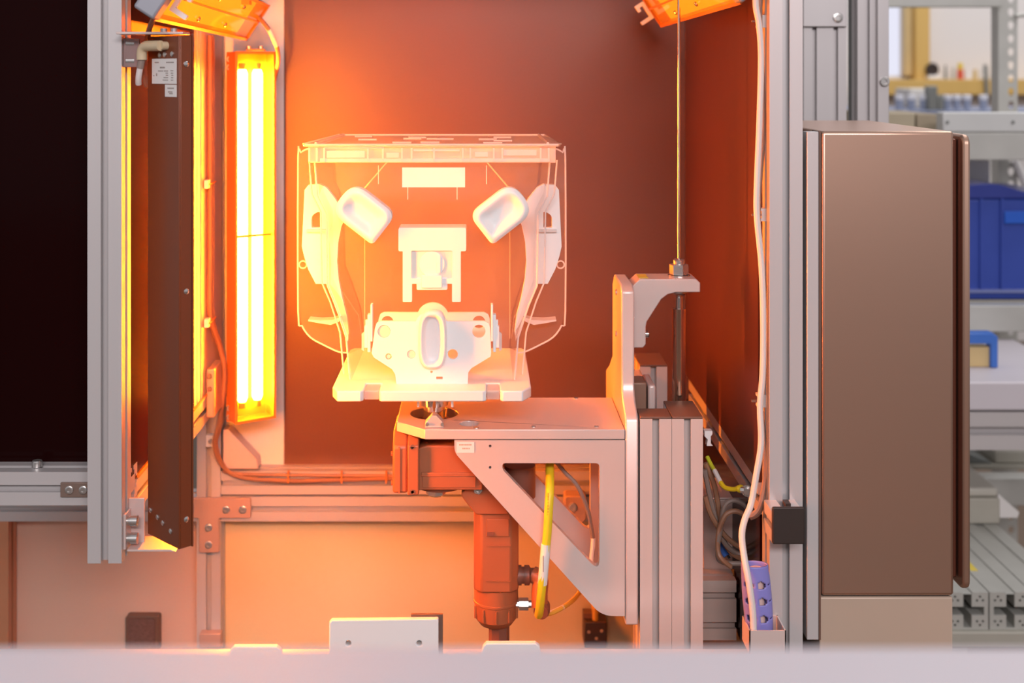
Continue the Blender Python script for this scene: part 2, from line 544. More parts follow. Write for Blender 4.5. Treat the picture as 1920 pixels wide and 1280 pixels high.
# ================================================================== LAMPS
def lamp(name, label, org, ax, wd, L, W, D, lit, hm, group=None, window=True):
    """bar lamp: org = corner, ax = long axis, wd = width axis; opening faces ax x wd... see nrm"""
    ax, wd = Vector(ax).normalized(), Vector(wd).normalized()
    nr = ax.cross(wd).normalized()
    M = Matrix((( wd.x, ax.x, nr.x, org[0]), (wd.y, ax.y, nr.y, org[1]), (wd.z, ax.z, nr.z, org[2]), (0, 0, 0, 1)))
    t = thing(name, org, label, 'lamp', group)
    # local: x width 0..W, y length 0..L, z depth: 0 back .. D opening
    h = MB(M)
    w = .0022
    h.box(0, W, 0, L, 0, w)
    h.box(0, w, 0, L, w, D); h.box(W - w, W, 0, L, w, D)
    h.box(w, W - w, 0, w, w, D); h.box(w, W - w, L - w, L, w, D)
    h.build('housing', hm, t, .0006)
    tr = MB(M)
    tr.box(w, W - w, w, L - w, w, w + .001)
    tr.prism([(W / 2 - .003, w + .001), (W / 2 + .003, w + .001), (W / 2, w + .006)], w, L - w, 'y') if False else None
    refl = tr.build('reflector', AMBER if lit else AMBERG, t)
    if lit:
        for cx in (W * .31, W * .69):
            r = .0088
            td = min(D * .55, .013)
            tb = MB(M).lathe((cx, .028, td), (0, 1, 0), [(0, r * .7), (.006, r), (L - .062, r), (L - .056, r * .7)], 12).build('tube', TUBEF if hm is HOUS else TUBE, t)
            MB(M).lathe((cx, .018, td), (0, 1, 0), [(0, .006), (.0098, .006)], 10).build('socket', AMBERD, tb)
            MB(M).lathe((cx, L - .0278, td), (0, 1, 0), [(0, .006), (.0098, .006)], 10).build('socket', AMBERD, tb)
        MB(M).box(w, W - w, L * .5 - .002, L * .5 + .002, td + .009, td + .011).build('tube_clip', AMBERD, t)
    if window:
        wn = MB(M)
        wn.box(w + .0003, W - w - .0003, w + .0003, L - w - .0003, D - .0025, D - .001)
        wn.build('window', AMBERW, t)
    # rim around the opening
    rm = MB(M)
    rm.prism([(-.0008, -.0008), (W + .0008, -.0008), (W + .0008, L + .0008), (-.0008, L + .0008)], D, D + .0015, 'z',
             [[(.0035, .0035), (W - .0035, .0035), (W - .0035, L - .0035), (.0035, L - .0035)]])
    rm.build('rim', AMBERD if lit and hm is not HOUS else hm, t)
    return t, M


# rear lamp, lit, facing the product
rp0, rp1 = P(439, 795, 2.035), P(514, 783, 2.075)
Lr = Z(97, 2.035) - rp0.z
wdv = Vector((rp1.x - rp0.x, rp1.y - rp0.y, 0))
rl, Mr = lamp('inspection_lamp', 'glowing amber inspection lamp with two lit tubes in the rear left corner', rp0 + Vector((0, 0, 0)) - wdv.normalized().cross(Vector((0, 0, 1))).normalized() * .028,
              (0, 0, 1), tuple(-wdv), Lr, wdv.length, .028, True, AMBERD, 'amber inspection lamps', False) if False else (None, None)


def place_lamp(name, label, pa, pb, ax, L, W, D, lit, hm, group, window=True):
    """pa: corner of the OPENING plane; pb: direction of the width; opening normal = ax x width"""
    wd = (Vector(pb) - Vector(pa)).normalized()
    nr = Vector(ax).cross(wd).normalized()
    return lamp(name, label, tuple(Vector(pa) - nr * D), ax, wd, L, W, D, lit, hm, group, window), nr


# opening corner order: ax x wd must point out of the lamp
# rear lamp: out = (+x,-y): ax = -z, wd = (+x,+y)  ->  (-z) x (a,b,0) = (b,-a,0)
W_ = wdv.length
(rl, Mr), nrm = place_lamp('inspection_lamp', 'glowing amber inspection lamp with two lit tubes in the rear left corner',
                           P(441, 97, 2.035), P(441, 97, 2.035) + wdv, (0, 0, -1), Lr, W_, .034, True, AMBERD, 'amber inspection lamps', False)
# brackets behind the rear lamp
b = MB().box(X(424, 2.06), X(441, 2.06), 2.062, 2.082, Z(133, 2.06), Z(104, 2.06)); b.box(X(424, 2.06) , X(432, 2.06), 2.06, YB - .001, Z(133, 2.06), Z(104, 2.06))
bk = b.build('bracket', AMBERD, rl, .001)
for py in (111, 126): MB().screw((X(431, 2.06), 2.060, Z(py, 2.06)), (0, -1, 0), .005, .005).build('screw', STEEL, bk)
b = MB().box(X(424, 2.06), X(441, 2.06), 2.062, 2.082, Z(790, 2.06), Z(755, 2.06)); b.box(X(424, 2.06), X(432, 2.06), 2.06, 2.120, Z(790, 2.06), Z(755, 2.06))
bk = b.build('bracket', AMBERD, rl, .001)
for py in (764, 781): MB().screw((X(431, 2.06), 2.060, Z(py, 2.06)), (0, -1, 0), .005, .005).build('screw', STEEL, bk)
b = MB().box(X(462, 2.05), X(496, 2.05), 2.046, 2.062, Z(95.5, 2.05), Z(92, 2.05))
pl = b.build('top_plate', AMBERD, rl, .0006)
for px in (466, 488): MB().lathe((X(px, 2.05), 2.053, Z(92, 2.05)), (0, 0, 1), [(0, .004), (.005, .004)], 10).build('screw', STEEL, pl)

# front left lamp: we see its dark back; opening faces the product (+x,+y)
A0, A1 = P(277, 1000, 1.514), P(335.5, 1030, 1.464)
back_dir = Vector((A1.x - A0.x, A1.y - A0.y, 0))
Wf = back_dir.length
nout = Vector((-back_dir.y, back_dir.x, 0)).normalized()          # (+x,+y)
Df = .017
Lf = Z(67, 1.464) - A1.z
opening = Vector((A1.x, A1.y, A1.z)) + nout * Df
# ax=+z, wd: ax x wd = nout -> wd = nout x z
wdf = nout.cross(Vector((0, 0, 1)))
pa = opening if wdf.dot(back_dir) < 0 else opening - back_dir
(fl, Mf), _ = place_lamp('inspection_lamp', 'dark back of a bar lamp with white rating plate beside the left post',
                         pa, pa + wdf, (0, 0, 1), Lf, Wf, Df, True, HOUS, 'amber inspection lamps', False)
# local frame on the visible back face: u from A0 to A1, v up
bu = back_dir.normalized(); bn = -nout


def onback(u, v, d=0.0): return Vector((A0.x, A0.y, A1.z)) + bu * (u * Wf) + Vector((0, 0, v * Lf)) + bn * d


def back_plate(u0, v0, u1, v1, d0, d1):
    m = MB()
    m.add([onback(u0, v0, d0), onback(u1, v0, d0), onback(u1, v1, d0), onback(u0, v1, d0),
           onback(u0, v0, d1), onback(u1, v0, d1), onback(u1, v1, d1), onback(u0, v1, d1)],
          [(0, 1, 2, 3), (4, 5, 6, 7), (0, 1, 5, 4), (1, 2, 6, 5), (2, 3, 7, 6), (3, 0, 4, 7)])
    return m


def vf(py): return (Z(py, 1.489) - A1.z) / Lf


rp = back_plate(.16, vf(157), .93, vf(110), 0, .0008).build('rating_plate', LABEL, fl)
ink = MB()
random.seed(3)
for (a, c, py, h) in ((.25, .38, 117, 2), (.62, .86, 117, 2), (.42, .58, 126.5, 3), (.36, .52, 133, 1.8), (.55, .68, 133, 1.8), (.76, .84, 132.5, 1.8), (.6, .68, 137, 1.6), (.77, .84, 137, 1.6),
                      (.61, .68, 141, 1.6), (.79, .84, 141, 1.6), (.54, .68, 145.5, 1.6), (.78, .84, 145.5, 1.6), (.51, .68, 150, 1.6), (.77, .84, 150, 1.6), (.30, .33, 140, 5), (.21, .24, 142, 1.5)):
    x = a
    while x < c:
        e = min(c, x + random.uniform(.018, .04))
        m = back_plate(x, vf(py + h / 2), e, vf(py - h / 2), .0008, .0010)
        ink.add(m.v, m.f); x = e + .008
ink.build('print', INK, rp)
rp2 = back_plate(.58, vf(181), .93, vf(156.5 + 2), 0, .0008).build('rating_plate', LABEL, fl)
ink = MB()
for a, c, py in ((.66, .86, 165), (.68, .82, 172), (.72, .83, 175)):
    x = a
    while x < c:
        e = min(c, x + random.uniform(.018, .04))
        m = back_plate(x, vf(py + 1), e, vf(py - 1), .0008, .0010); ink.add(m.v, m.f); x = e + .008
ink.build('print', INK, rp2)
for u, py in ((.40, 103), (.56, 102.5), (.79, 101.5), (.10, 967), (.33, 974), (.50, 980), (.75, 988)):
    MB().lathe(onback(u, vf(py), 0), bn, [(0, .0032), (.001, .0032), (.0016, .0022)], 10).build('screw', CHROME if py > 900 else STEEL, fl)
side_n = bu
for py in (120, 548, 977):
    c = Vector((A1.x, A1.y, 0)) + nout * (Df * .55) + Vector((0, 0, Z(py, 1.464)))
    MB().lathe(c, side_n, [(0, .0034), (.001, .0034), (.0016, .0022)], 10).build('screw', CHROME, fl)
# angled plug with its cable
c0 = onback(.62, vf(86), 0)
pg = MB().lathe(c0, bn, [(0, .005), (.008, .005)], 12)
pg.tube([onback(.62, vf(86), .008), onback(.42, vf(86), .010), onback(.22, vf(87), .012), onback(.14, vf(96), .013), onback(.13, vf(112), .013)], .0062, 12)
plug = pg.build('plug', mat('translucent_cream_plug', (.62, .50, .33), .4), fl)
MB().tube([onback(.13, vf(110), .013), onback(.10, vf(128), .014)], .0042, 10).build('strain_relief', GCAB, plug)
MB().tube([onback(.10, vf(127), .014), onback(.05, vf(146), .014), onback(.0, vf(158), .012)], .0036, 10).build('cable_stub', WCAB, plug)
# brackets that bolt the lamp to the hanging post
zt = Z(66.5, 1.464) + .0018
b = MB().box(X(228.5, YD), X(352, YD), 1.476, 1.512, zt, zt + .0028)
tp = b.build('bracket', PLATE, fl, .0005)
for px in (307, 326): MB().lathe((X(px, 1.494), 1.494, zt + .0028), (0, 0, 1), [(0, .0040), (.0045, .0040)], 12).build('screw', STEEL, tp)
b = MB().box(X(232, YD), X(259, YD), 1.506, 1.509, Z(126, YD), Z(72, YD))
b.box(X(228.3, YD), X(233, YD), 1.506, 1.53, Z(126, YD), Z(72, YD))
tp = b.build('bracket', mat('brown_bracket', (.30, .20, .19), .35, .4), fl, .0005)
for py in (81, 114): MB().lathe((X(233, YD), 1.512, Z(py, YD)), (1, 0, 0), [(0, .0065), (.010, .0065), (.010, .005), (.013, .005)], 14).build('bolt', STEEL, tp)
zb = Z(1031, 1.5)
b = MB().pprism([(238, 1030), (318, 1030), (330, 1034), (238, 1034)], 1.506, 1.55)
tp = b.build('bracket', PLATE, fl, .0005)
b = MB().box(X(228.3, YD), X(233, YD), 1.506, 1.53, Z(1034, YD), Z(968, YD))
b.box(X(228.3, YD), X(258, YD), 1.53, 1.533, Z(1034, YD), Z(950, YD))
tp = b.build('bracket', PLATE, fl, .0005)
for py in (984, 1017): MB().lathe((X(233, YD), 1.514, Z(py, YD)), (1, 0, 0), [(0, .0052), (.004, .0052), (.004, .0065), (.012, .0065), (.0125, .005)], 14).build('bolt', STEEL, tp)

# the two overhead lamps, running front to back under the roof (no tubes; glow painted on the amber trays)
def overhead(side, label):
    if side < 0:
        f, bk = P(288, 37, 1.45), P(462, 75, 2.05)
        wd = Vector((.0367, 0, .0555)).normalized()
    else:
        f, bk = P(1390, 6, 1.42), P(1240, 50, 2.05)
        wd = Vector((-.0367, 0, .0555)).normalized()
    ax = (bk - f); L = ax.length; ax.normalize()
    W, D = .0665, .022
    # ax x wd: for left lamp must point (+x, -z); if not, flip the axis
    nr = ax.cross(wd)
    want = Vector((-side, 0, -.6))
    org = f
    if nr.dot(want) < 0:
        org, ax = bk, -ax
    t, M = lamp('overhead_lamp', label, tuple(Vector(org) - ax.cross(wd).normalized() * D), ax, wd, L, W, D, False, AMBERD, 'amber inspection lamps', True)
    flip = org is not f
    def loc(u, w, d): return Vector(org) + ax * u * L + wd * w * W + ax.cross(wd).normalized() * d
    # seam bars and screws on the window
    m = MB(M); m.box(W * .49, W * .53, .003, L - .003, D + .0002, D + .002); m.build('divider', AMBERD, t)
    for u, w in ((.33, .22), (.62, .25), (.4, .75), (.7, .75)):
        MB().lathe(loc(u, w, .0), ax.cross(wd), [(0, .0034), (.002, .0034), (.003, .002)], 10).build('screw', CHROME, t)
    # grey end cap at the front end
    fe = 1.0 if flip else 0.0
    s = 1 if flip else -1
    mm = MB(M); y0, y1 = (L + .001, L + .028) if flip else (-.028, -.001)
    mm.box(.002, W - .004, min(y0, y1), max(y0, y1), .001, D + .006)
    mm.build('end_cap', mat('grey_end_cap', (.34, .35, .40), .45, .1), t, .003)
    # white hook bracket at the end and hanger to the roof
    be = 0.0 if (flip != (side < 0)) else 1.0
    y0 = L - .012 if (be > .5) else .002
    if side < 0: y0 = L - .034 if flip else .024 - .002
    mm = MB(M)
    xb, zb2 = (.5 * W, D + .003) if side < 0 else (W * .52, D + .003)
    mm.prism(round_poly([(xb - .016, zb2), (xb + .016, zb2), (xb + .016, zb2 + .016), (xb + .004, zb2 + .016), (xb + .004, zb2 + .011), (xb + .010, zb2 + .011),
                         (xb + .010, zb2 + .005), (xb - .010, zb2 + .005), (xb - .010, zb2 + .022), (xb - .016, zb2 + .022)], .0015, 3), y0, y0 + .008, 'y')
    mm.build('hook_bracket', POM, t)
    q = loc(.5, 1.0, -D + .004)
    MB().box(q.x - .006, q.x + .006, q.y - .18, q.y - .16, q.z - .02, 1.7215).build('hanger', PLATE, t)
    MB().box(q.x - .006, q.x + .006, q.y + .16, q.y + .18, q.z - .02, 1.7215).build('hanger', PLATE, t)
    return t


overhead(-1, 'amber trough lamp tilted under the roof above the rear left lamp')
overhead(1, 'amber trough lamp tilted under the roof above the thin steel rod')

# ================================================================== SERVO, SPINDLE AND BRACKET
# support console: table plate, two webs with triangular cut-outs
YS = 1.600
ZT = Z(805, YS)
th = X(1197, YS)
cons = thing('support_console', (.05, 1.675, Z(1155, YS)), 'warm-lit aluminium bracket with triangular cut-outs carrying the spindle', 'bracket')
xl = -.1064
outl = [(X(797, YS), YS), (X(1171.5, YS), YS), (X(1171.5, YS), 1.756), (-.085, 1.756), (-.1064, 1.738), (-.1064, 1.636)]
MB().prism(outl, ZT - .0125, ZT, 'z', [circ(-.060, 1.676, .0310, 28), circ(X(880, 1.628), 1.628, .0125, 18)]).build('table_plate', PLATE, cons, .0009)


def web_poly():
    o = round_poly([(852, 825), (1171.5, 825), (1171.5, 1155), (1128, 1154), (852, 848)], [0, 0, 0, 22, 14], 6)
    h = round_poly([(942, 868), (1124, 868), (1124, 1072), (942, 880)], [14, 8, 24, 6], 6)
    return o, h


o_, h_ = web_poly()
tiny = [circ(919, 836, 2.6, 10), circ(919, 876, 2.6, 10)]
w1 = MB().pprism(o_, YS, YS + .012, [h_] + tiny).build('web_plate', PLATE, cons, .0007)
def shift(pl): return [(X(a, YS), Z(b, YS)) for a, b in pl]
MB().prism(shift(o_), 1.732, 1.744, 'y', [shift(h_)]).build('web_plate', PLATE, cons, .0007)
st = MB().pbox(856, 828.5, 889, 848.5, YS - .0006, YS).build('sticker', LABEL, cons)
ink = MB()
random.seed(5)
for a, c, py in ((861, 884, 833.5), (867, 881, 840.5)):
    x = a
    while x < c:
        e = min(c, x + random.uniform(1.2, 2.4)); ink.pbox(x, py - 1.4, e, py + 1.4, YS - .0008, YS - .0006); x = e + .6
ink.build('print', mat('faded_brown_print', (.50, .38, .28), .6), st)
for px, Yq in ((893, 1.607), (1000, 1.612), (1118, 1.612), (1080, 1.75), (985, 1.75)):
    MB().lathe((X(px, Yq), Yq, ZT), (0, 0, 1), [(0, .0032), (.0009, .0032), (.0009, .0018)], 10).build('screw', CHROME, cons)
# little clamp shoe at the spindle foot with two screws
sh = MB().pprism([(797, 805), (797, 799), (805, 791), (812, 781), (816, 781), (826, 791), (833, 799), (833, 805)], 1.612, 1.622)
sh = MB().prism([(X(797, 1.607), ZT + .0002), (X(832, 1.607), ZT + .0002), (X(832, 1.607), ZT + .006), (X(818, 1.607), ZT + .0155), (X(810, 1.607), ZT + .0155), (X(797, 1.607), ZT + .006)], 1.607, 1.622, 'y').build('clamp_shoe', PLATE, cons, .0006)
for px in (801, 829):
    MB().lathe((X(px, 1.607), 1.607, ZT + .005), (0, -1, 0), [(0, .0022), (.003, .0022)], 10).build('screw', STEEL, sh)

# vertical arm plate with swept front edge
xa0, xa1 = X(1172, YS), X(1197, YS)
arc = []
for k in range(9):
    t = k / 8.0
    p = Vector((1.600, Z(790, 1.6))) * (1 - t) ** 3 + Vector((1.602, Z(772, 1.6))) * 3 * t * (1 - t) ** 2 + Vector((1.642, Z(755, 1.64))) * 3 * t * t * (1 - t) + Vector((1.642, Z(716, 1.642))) * t ** 3
    arc.append((p.x, p.y))
poly = [(1.600, Z(1172, 1.6))] + arc + [(1.642, Z(547, 1.642)), (1.656, Z(534, 1.65)), (1.735, Z(534, 1.65)), (1.754, Z(556, 1.65)), (1.754, 1.01),
                                       (1.80, .985), (1.844, .968), (1.844, .80), (1.72, Z(1172, 1.6))]
arm = thing('lift_carriage', (xa0, 1.70, Z(1172, 1.6)), 'tall aluminium arm plate with swept front edge beside the console', 'arm')
MB().prism(poly, xa0 + .0002, xa1, 'x').build('plate', PLATE, arm, .0022)
for y, z in ((1.70, Z(560, 1.65)), (1.70, Z(640, 1.65))):
    MB().lathe((xa0, y, z), (-1, 0, 0), [(0, .004), (.0015, .004), (.0015, .002)], 10).build('screw', STEEL, arm)
# carriage blocks behind the arm, riding on the columns
cb = MB().box(xa1 + .0003, .2340, 1.80, 1.87, .88, .962)
cb.build('carriage', PLATE, arm, .002)
cb = MB().box(xa1 + .0003, .222, 1.705, 1.745, .90, Z(712, 1.72)).build('carriage', mat('brown_carriage', (.30, .17, .12), .4, .2), arm, .002)
cb = MB().box(.2235, .2335, 1.70, 1.765, .90, Z(722, 1.70)).build('carriage', PLATE, arm, .003)

# hook-shaped bracket holding the rod
YH = 1.675
hk = thing('rod_hook', P(1200, 650, YH + .02), 'hook-shaped aluminium bracket bolted to the arm with the rod nut on top', 'bracket')
pix = [(1188, 534), (1200, 523), (1305, 523), (1313, 530), (1313, 548), (1268, 548), (1252, 552), (1240, 561), (1233, 572), (1213, 603), (1211, 612), (1211, 645), (1206, 652), (1186.5, 652), (1186.5, 536)]
hp = [(max(X(a, YH), xa1 + .0004), Z(b, YH)) for a, b in pix]
MB().prism(hp, YH, YH + .046, 'y').build('hook', PLATE, hk, .0012)
YR = 1.700
xr_ = X(1273, YR)
zt = Z(523, YH)
MB().pbox(1199, 517, 1217, 519.5, 1.69, 1.712).build('dummy', YELB, hk) if False else None
MB().box(X(1199, YH), X(1217, YH), 1.682, 1.712, zt + .0001, zt + .0007).build('warning_sticker', YELB, hk)
MB().lathe((xr_, YR, zt), (0, 0, 1), [(0, .0148), (.0018, .0148)], 24).build('washer', CHROME, hk)
MB().lathe((xr_, YR, zt + .0018), (0, 0, 1), [(0, .0118), (.001, .0128), (.013, .0128), (.0142, .0118)], 6).build('nut', STEEL, hk, 0.0005, False)
MB().lathe((xr_, YR, zt + .016), (0, 0, 1), [(0, .0075), (.005, .0075), (.0065, .0062)], 18).build('collar', STEEL, hk)
MB().lathe((X(1211.2, YH), YH + .02, Z(632, YH)), (1, 0, 0), [(0, .0045), (.0055, .0045), (.0065, .0035)], 14).build('bolt', CHROME, hk)
MB().box(X(1184, YH), X(1190, YH), YH - .003, YH, Z(612, YH), Z(595, YH)).build('locating_key', PLATE, hk)

# rod and cylinder
rod = thing('lift_rod', (xr_, YR, .5), 'thin polished steel rod running up from the nut to the lamp', 'rod')
MB().cyl((xr_, YR, zt + .0226), (xr_, YR, 1.7215), .0021, 12).build('rod', CHROME, rod)
zu = Z(548, YH)
cy = thing('lift_cylinder', (xr_, YR, .3), 'polished reflective cylinder tube hanging below the hook bracket', 'cylinder')
MB().lathe((xr_, YR, zu - .0003), (0, 0, -1), [(0, .0105), (.004, .0105), (.007, .0075)], 20).build('flange', STEEL, cy)
MB().lathe((xr_, YR, zu - .0075), (0, 0, -1), [(0, .004), (.003, .004), (.0032, .0052), (.018, .0052)], 12).build('joint', CHROME, cy)
MB().cyl((xr_, YR, zu - .0255), (xr_, YR, .30), .0089, 28).build('tube', mat('amber_mirror_tube', (.62, .36, .25), .10, .92, .03), cy)

# lift columns with caps
def column(name, label, px0, px1, Y0, deep, extra):
    xa, xb = X(px0, Y0), X(px1, Y0)
    t = thing(name, (xb - .02, Y0 + .04, 0), label, 'column')
    zt = .9630
    if extra:
        w = (xb - xa) / 2
        m1 = X(1260, Y0)
        MB().profile('z', xa, Y0, 1, 1, 0, zt, m1 - xa - .0004).build('profile', ALUW, t)
        MB().profile('z', m1, Y0, 1, 2, 0, zt, xb - m1).build('profile', ALUW, t)
        MB().box(xa, m1 - .0006, Y0, Y0 + (m1 - xa), zt, zt + .0028).build('end_cap', CAPM, t, .0008)
        MB().box(m1 + .0002, xb, Y0, Y0 + 2 * (xb - m1), zt, zt + .0028).build('end_cap', CAPM, t, .0008)
    else:
        MB().profile('z', xa, Y0, 1, 2, 0, zt, xb - xa).build('profile', ALUW, t)
        MB().box(xa, xb, Y0, Y0 + 2 * (xb - xa), zt, zt + .0028).build('end_cap', CAPM, t, .0008)
    return t


column('lift_column', 'front pair of tall slotted columns with brown caps beside the arm', 1200, 1318, 1.6005, 2, True)
column('lift_column', 'rear slotted column with brown cap seen behind the hook bracket', 1199.5, 1251, 1.882, 2, False)

# servo gear motor
sx, sy = -.060, 1.676
sv = thing('servo_motor', (.02, 1.676, .62), 'orange brown servo gear motor hanging below the spindle plate', 'motor')
zg1, zg0 = Z(828, 1.625), Z(916, 1.625)
g = MB().prism(round_poly([(X(783, 1.63), Z(838, 1.63)), (X(800, 1.63), Z(832, 1.63)), (X(905, 1.63), Z(832, 1.63)), (X(905, 1.63), Z(915, 1.63)), (X(783, 1.63), Z(915, 1.63))], .002), 1.622, 1.726, 'y')
gb = g.build('gearbox', MOTOR, sv, .003)
MB().pbox(790, 886, 892, 893.5, 1.6195, 1.622).build('rib', MOTOR, gb, .0006)
MB().pbox(792, 893.5, 892, 914, 1.6205, 1.622).build('rib', MOTOR, gb, .0004)
# left end plates
e = MB().prism([(1.614, Z(836, 1.614)), (1.628, Z(820, 1.614)), (1.722, Z(820, 1.614)), (1.736, Z(836, 1.614)), (1.736, Z(928, 1.614)), (1.614, Z(928, 1.614))], X(764, 1.614), X(785.5, 1.614), 'x')
ep = e.build('end_plate', MOTOR, sv, .0015)
for py in (838, 922): MB().lathe((X(773.5, 1.614), 1.614, Z(py, 1.614)), (0, -1, 0), [(0, .0034), (.0005, .0034), (.0005, .002), (-.002, .0018)], 12).build('bolt', CAPM, ep)
e = MB().prism([(1.620, Z(838, 1.62)), (1.640, Z(812, 1.62)), (1.71, Z(812, 1.62)), (1.73, Z(838, 1.62)), (1.73, Z(925, 1.62)), (1.62, Z(925, 1.62))], X(736, 1.62), X(763.7, 1.614), 'x')
e2 = e.build('end_plate', MOTOR, sv, .003)
MB().box(X(747, 1.62), X(750, 1.62), 1.6185, 1.62, Z(924, 1.62), Z(838, 1.62)).build('rib', MOTOR, e2)
for py in (850, 905): MB().lathe((X(736, 1.64), 1.64, Z(py, 1.64)), (-1, 0, 0), [(0, .003), (.002, .003)], 10).build('bolt', MOTOR, e2)
MB().lathe((sx, sy, ZT - .0128), (0, 0, -1), [(0, .028), (.004, .028), (.004, .024), (.030, .024)], 28).build('flange', MOTORD, sv)
MB().lathe((sx + .008, 1.66, Z(914, 1.63)), (0, 0, -1), [(0, .034), (.006, .031), (.009, .020)], 24).build('lower_cover', MOTORD, sv)
MB().lathe((X(817, 1.64), 1.645, Z(920, 1.63)), (0, 0, -1), [(0, .0135), (.008, .0125), (.011, .008)], 8).build('drain_plug', STEEL, sv, 0, False)
# motor neck and body (vertical)
mx, my = X(930, 1.674), 1.674
zn = Z(905, 1.65)
MB().prism(round_poly([(X(864, 1.64), Z(925, 1.64)), (X(886, 1.64), Z(905, 1.64)), (X(940, 1.64), Z(905, 1.64)), (X(955, 1.64), Z(965, 1.64)), (X(892, 1.64), Z(965, 1.64)), (X(868, 1.64), Z(935, 1.64))], .003), 1.640, 1.708, 'y').build('neck', MOTOR, sv, .003)
MB().lathe((X(896, 1.632), 1.640, Z(921, 1.632)), (0, -1, 0), [(0, .0058), (.003, .0058), (.003, .0035), (.001, .0034)], 6).build('nut', STEEL, sv, 0, False)
R = .0290


def octo(r, ch):
    return [(mx - r + ch, my - r), (mx + r - ch, my - r), (mx + r, my - r + ch), (mx + r, my + r - ch), (mx + r - ch, my + r), (mx - r + ch, my + r), (mx - r, my + r - ch), (mx - r, my - r + ch)]


yf = my - R
def zb_(py): return Z(py, yf)
MB().prism(octo(R, .010), zb_(1112), zb_(945), 'z').build('motor_body', MOTOR, sv, .0025)
MB().lathe((mx, my, zb_(1112) + .0002), (0, 0, -1), [(0, R), (.018, R), (.0185, R + .0006), (.021, R + .0006), (.022, R - .0004), (.042, R - .002), (.050, R - .008), (.052, R - .012)], 28).build('bell_housing', MOTOR, sv)
MB().lathe((mx + .004, my, zb_(1183)), (0, 0, -1), [(0, .0135), (.03, .0135)], 8).build('shaft_stub', MOTORD, sv, 0, False)
c = MB()
c.box(mx - .0125, mx + .0165, yf - .002, yf, zb_(1005), zb_(972))
c.build('cover_plate', MOTOR, sv, .0008)
for py in (1022, 1088):
    MB().box(mx - .013, mx + .018, yf - .0012, yf, zb_(py + 1.5), zb_(py)).build('rib', MOTOR, sv)
MB().box(mx - R + .0005, mx - .0135, yf + .002, yf + .011, zb_(1112), zb_(1015)).build('cooling_groove', MOTORD, sv) if False else None
MB().box(mx - .012, mx - .003, yf - .0035, yf - .002, zb_(1003), zb_(996)).build('clip', MOTORD, sv)
for w in (-70, -35, 0, 35, 70):
    a = math.radians(w - 90)
    q = Vector((mx + math.cos(a) * (R - .0005), my + math.sin(a) * (R - .0005), zb_(1170)))
    MB().cyl(q, q + Vector((0, 0, .016)), .0018, 8).build('rib', MOTOR, sv)
# upper motor part seen through the cut-out
MB().lathe((X(975, 1.68), 1.685, Z(962, 1.68)), (0, 0, 1), [(0, .014), (.003, .018), (.02, .018), (.021, .0205), (.062, .0205)], 24).build('brake_housing', MOTORD, sv)
# connectors at the right of the motor
cn = MB().lathe((mx + R - .002, my - .008, zb_(1090)), (1, 0, 0), [(0, .0125), (.006, .0125), (.006, .0105), (.010, .0105), (.010, .0125), (.016, .0125), (.018, .009), (.026, .009)], 18).build('connector', MOTORD, sv)
MB().tube([(mx + R + .018, my - .008, zb_(1088)), (mx + R + .028, my - .012, zb_(1096)), (mx + R + .027, my - .018, zb_(1118)), (mx + R + .027, my - .024, zb_(1142))], .0105, 14).build('elbow', MOTOR, cn)
cn = MB().lathe((mx + R - .003, my - .006, zb_(1146)), (1, 0, 0), [(0, .006), (.004, .006), (.004, .0085), (.016, .0085), (.016, .005), (.030, .005)], 8).build('connector', STEEL, sv, 0, False)
MB().lathe((mx + R + .028, my - .032, zb_(1146)), (.25, .9, .1), [(0, .0095), (.004, .0105), (.008, .0105), (.02, .008)], 18).build('gland', MOTORD, cn)

# spindle carrying the nest
zb0 = Z(753, 1.555)
sp = thing('spindle', (sx, sy, ZT), 'shiny vertical spindle between the console and the white nest plate', 'spindle')
MB().cyl((sx, sy, ZT - .012), (sx, sy, zb0 - .0003), .0138, 24).build('shaft', CHROME, sp)
MB().lathe((sx, sy, ZT + .012), (0, 0, 1), [(0, .0185), (.018, .0185), (.018, .022), (zb0 - ZT - .0125, .022)], 24).build('hub', CHROME, sp)
for dx in (-.020, .024):
    MB().box(sx + dx - .0015, sx + dx + .0015, sy - .016, sy - .013, ZT + .012, zb0 - .001).build('key', STEEL, sp)

# ================================================================== NEST PLATE (fixture)
NY0, NY1 = 1.555, 1.796
zt_n = Z(733, NY0)
nest = thing('nest_plate', (sx, sy, zb0), 'white milled nest plate with two front notches on the spindle', 'fixture')
def nx(px): return X(px, NY0)
plan = [(nx(620), NY0 + .022), (nx(632), NY0), (nx(677), NY0), (nx(681), NY0 + .004), (nx(681), NY0 + .040), (nx(711), NY0 + .040), (nx(711), NY0 + .003), (nx(714), NY0),
        (nx(905), NY0), (nx(912), NY0 + .003), (nx(912), NY0 + .040), (nx(938), NY0 + .040), (nx(938), NY0 + .004), (nx(942), NY0), (nx(980), NY0), (nx(997), NY0 + .022),
        (nx(997), NY1 - .01), (nx(990), NY1), (nx(627), NY1), (nx(620), NY1 - .01)]
MB().prism(plan, zb0, zt_n, 'z').build('plate', POM, nest, .0015)
for a, b_ in ((682, 710), (913, 937)):
    MB().box(nx(a), nx(b_), NY0 + .006, NY0 + .039, zb0 + .001, zt_n - .001).build('clear_insert', CLEARL, nest, .0008)
# the two upright holding plates with the domed top
def hold_poly():
    pts = [(703, 615), (706, 606), (713, 602), (778, 602)]
    for k in range(11):
        a = math.radians(200 + 140 * k / 10)
        pts.append((808.5 + 31 * math.cos(a), 612 + 29 * math.sin(a)))
    pts += [(840, 602), (908, 602), (916, 606), (919, 615), (921, 660), (920, 668), (884, 690), (878, 698), (877, 719), (743, 719), (741, 702), (735, 692), (701, 670), (697, 662)]
    return pts


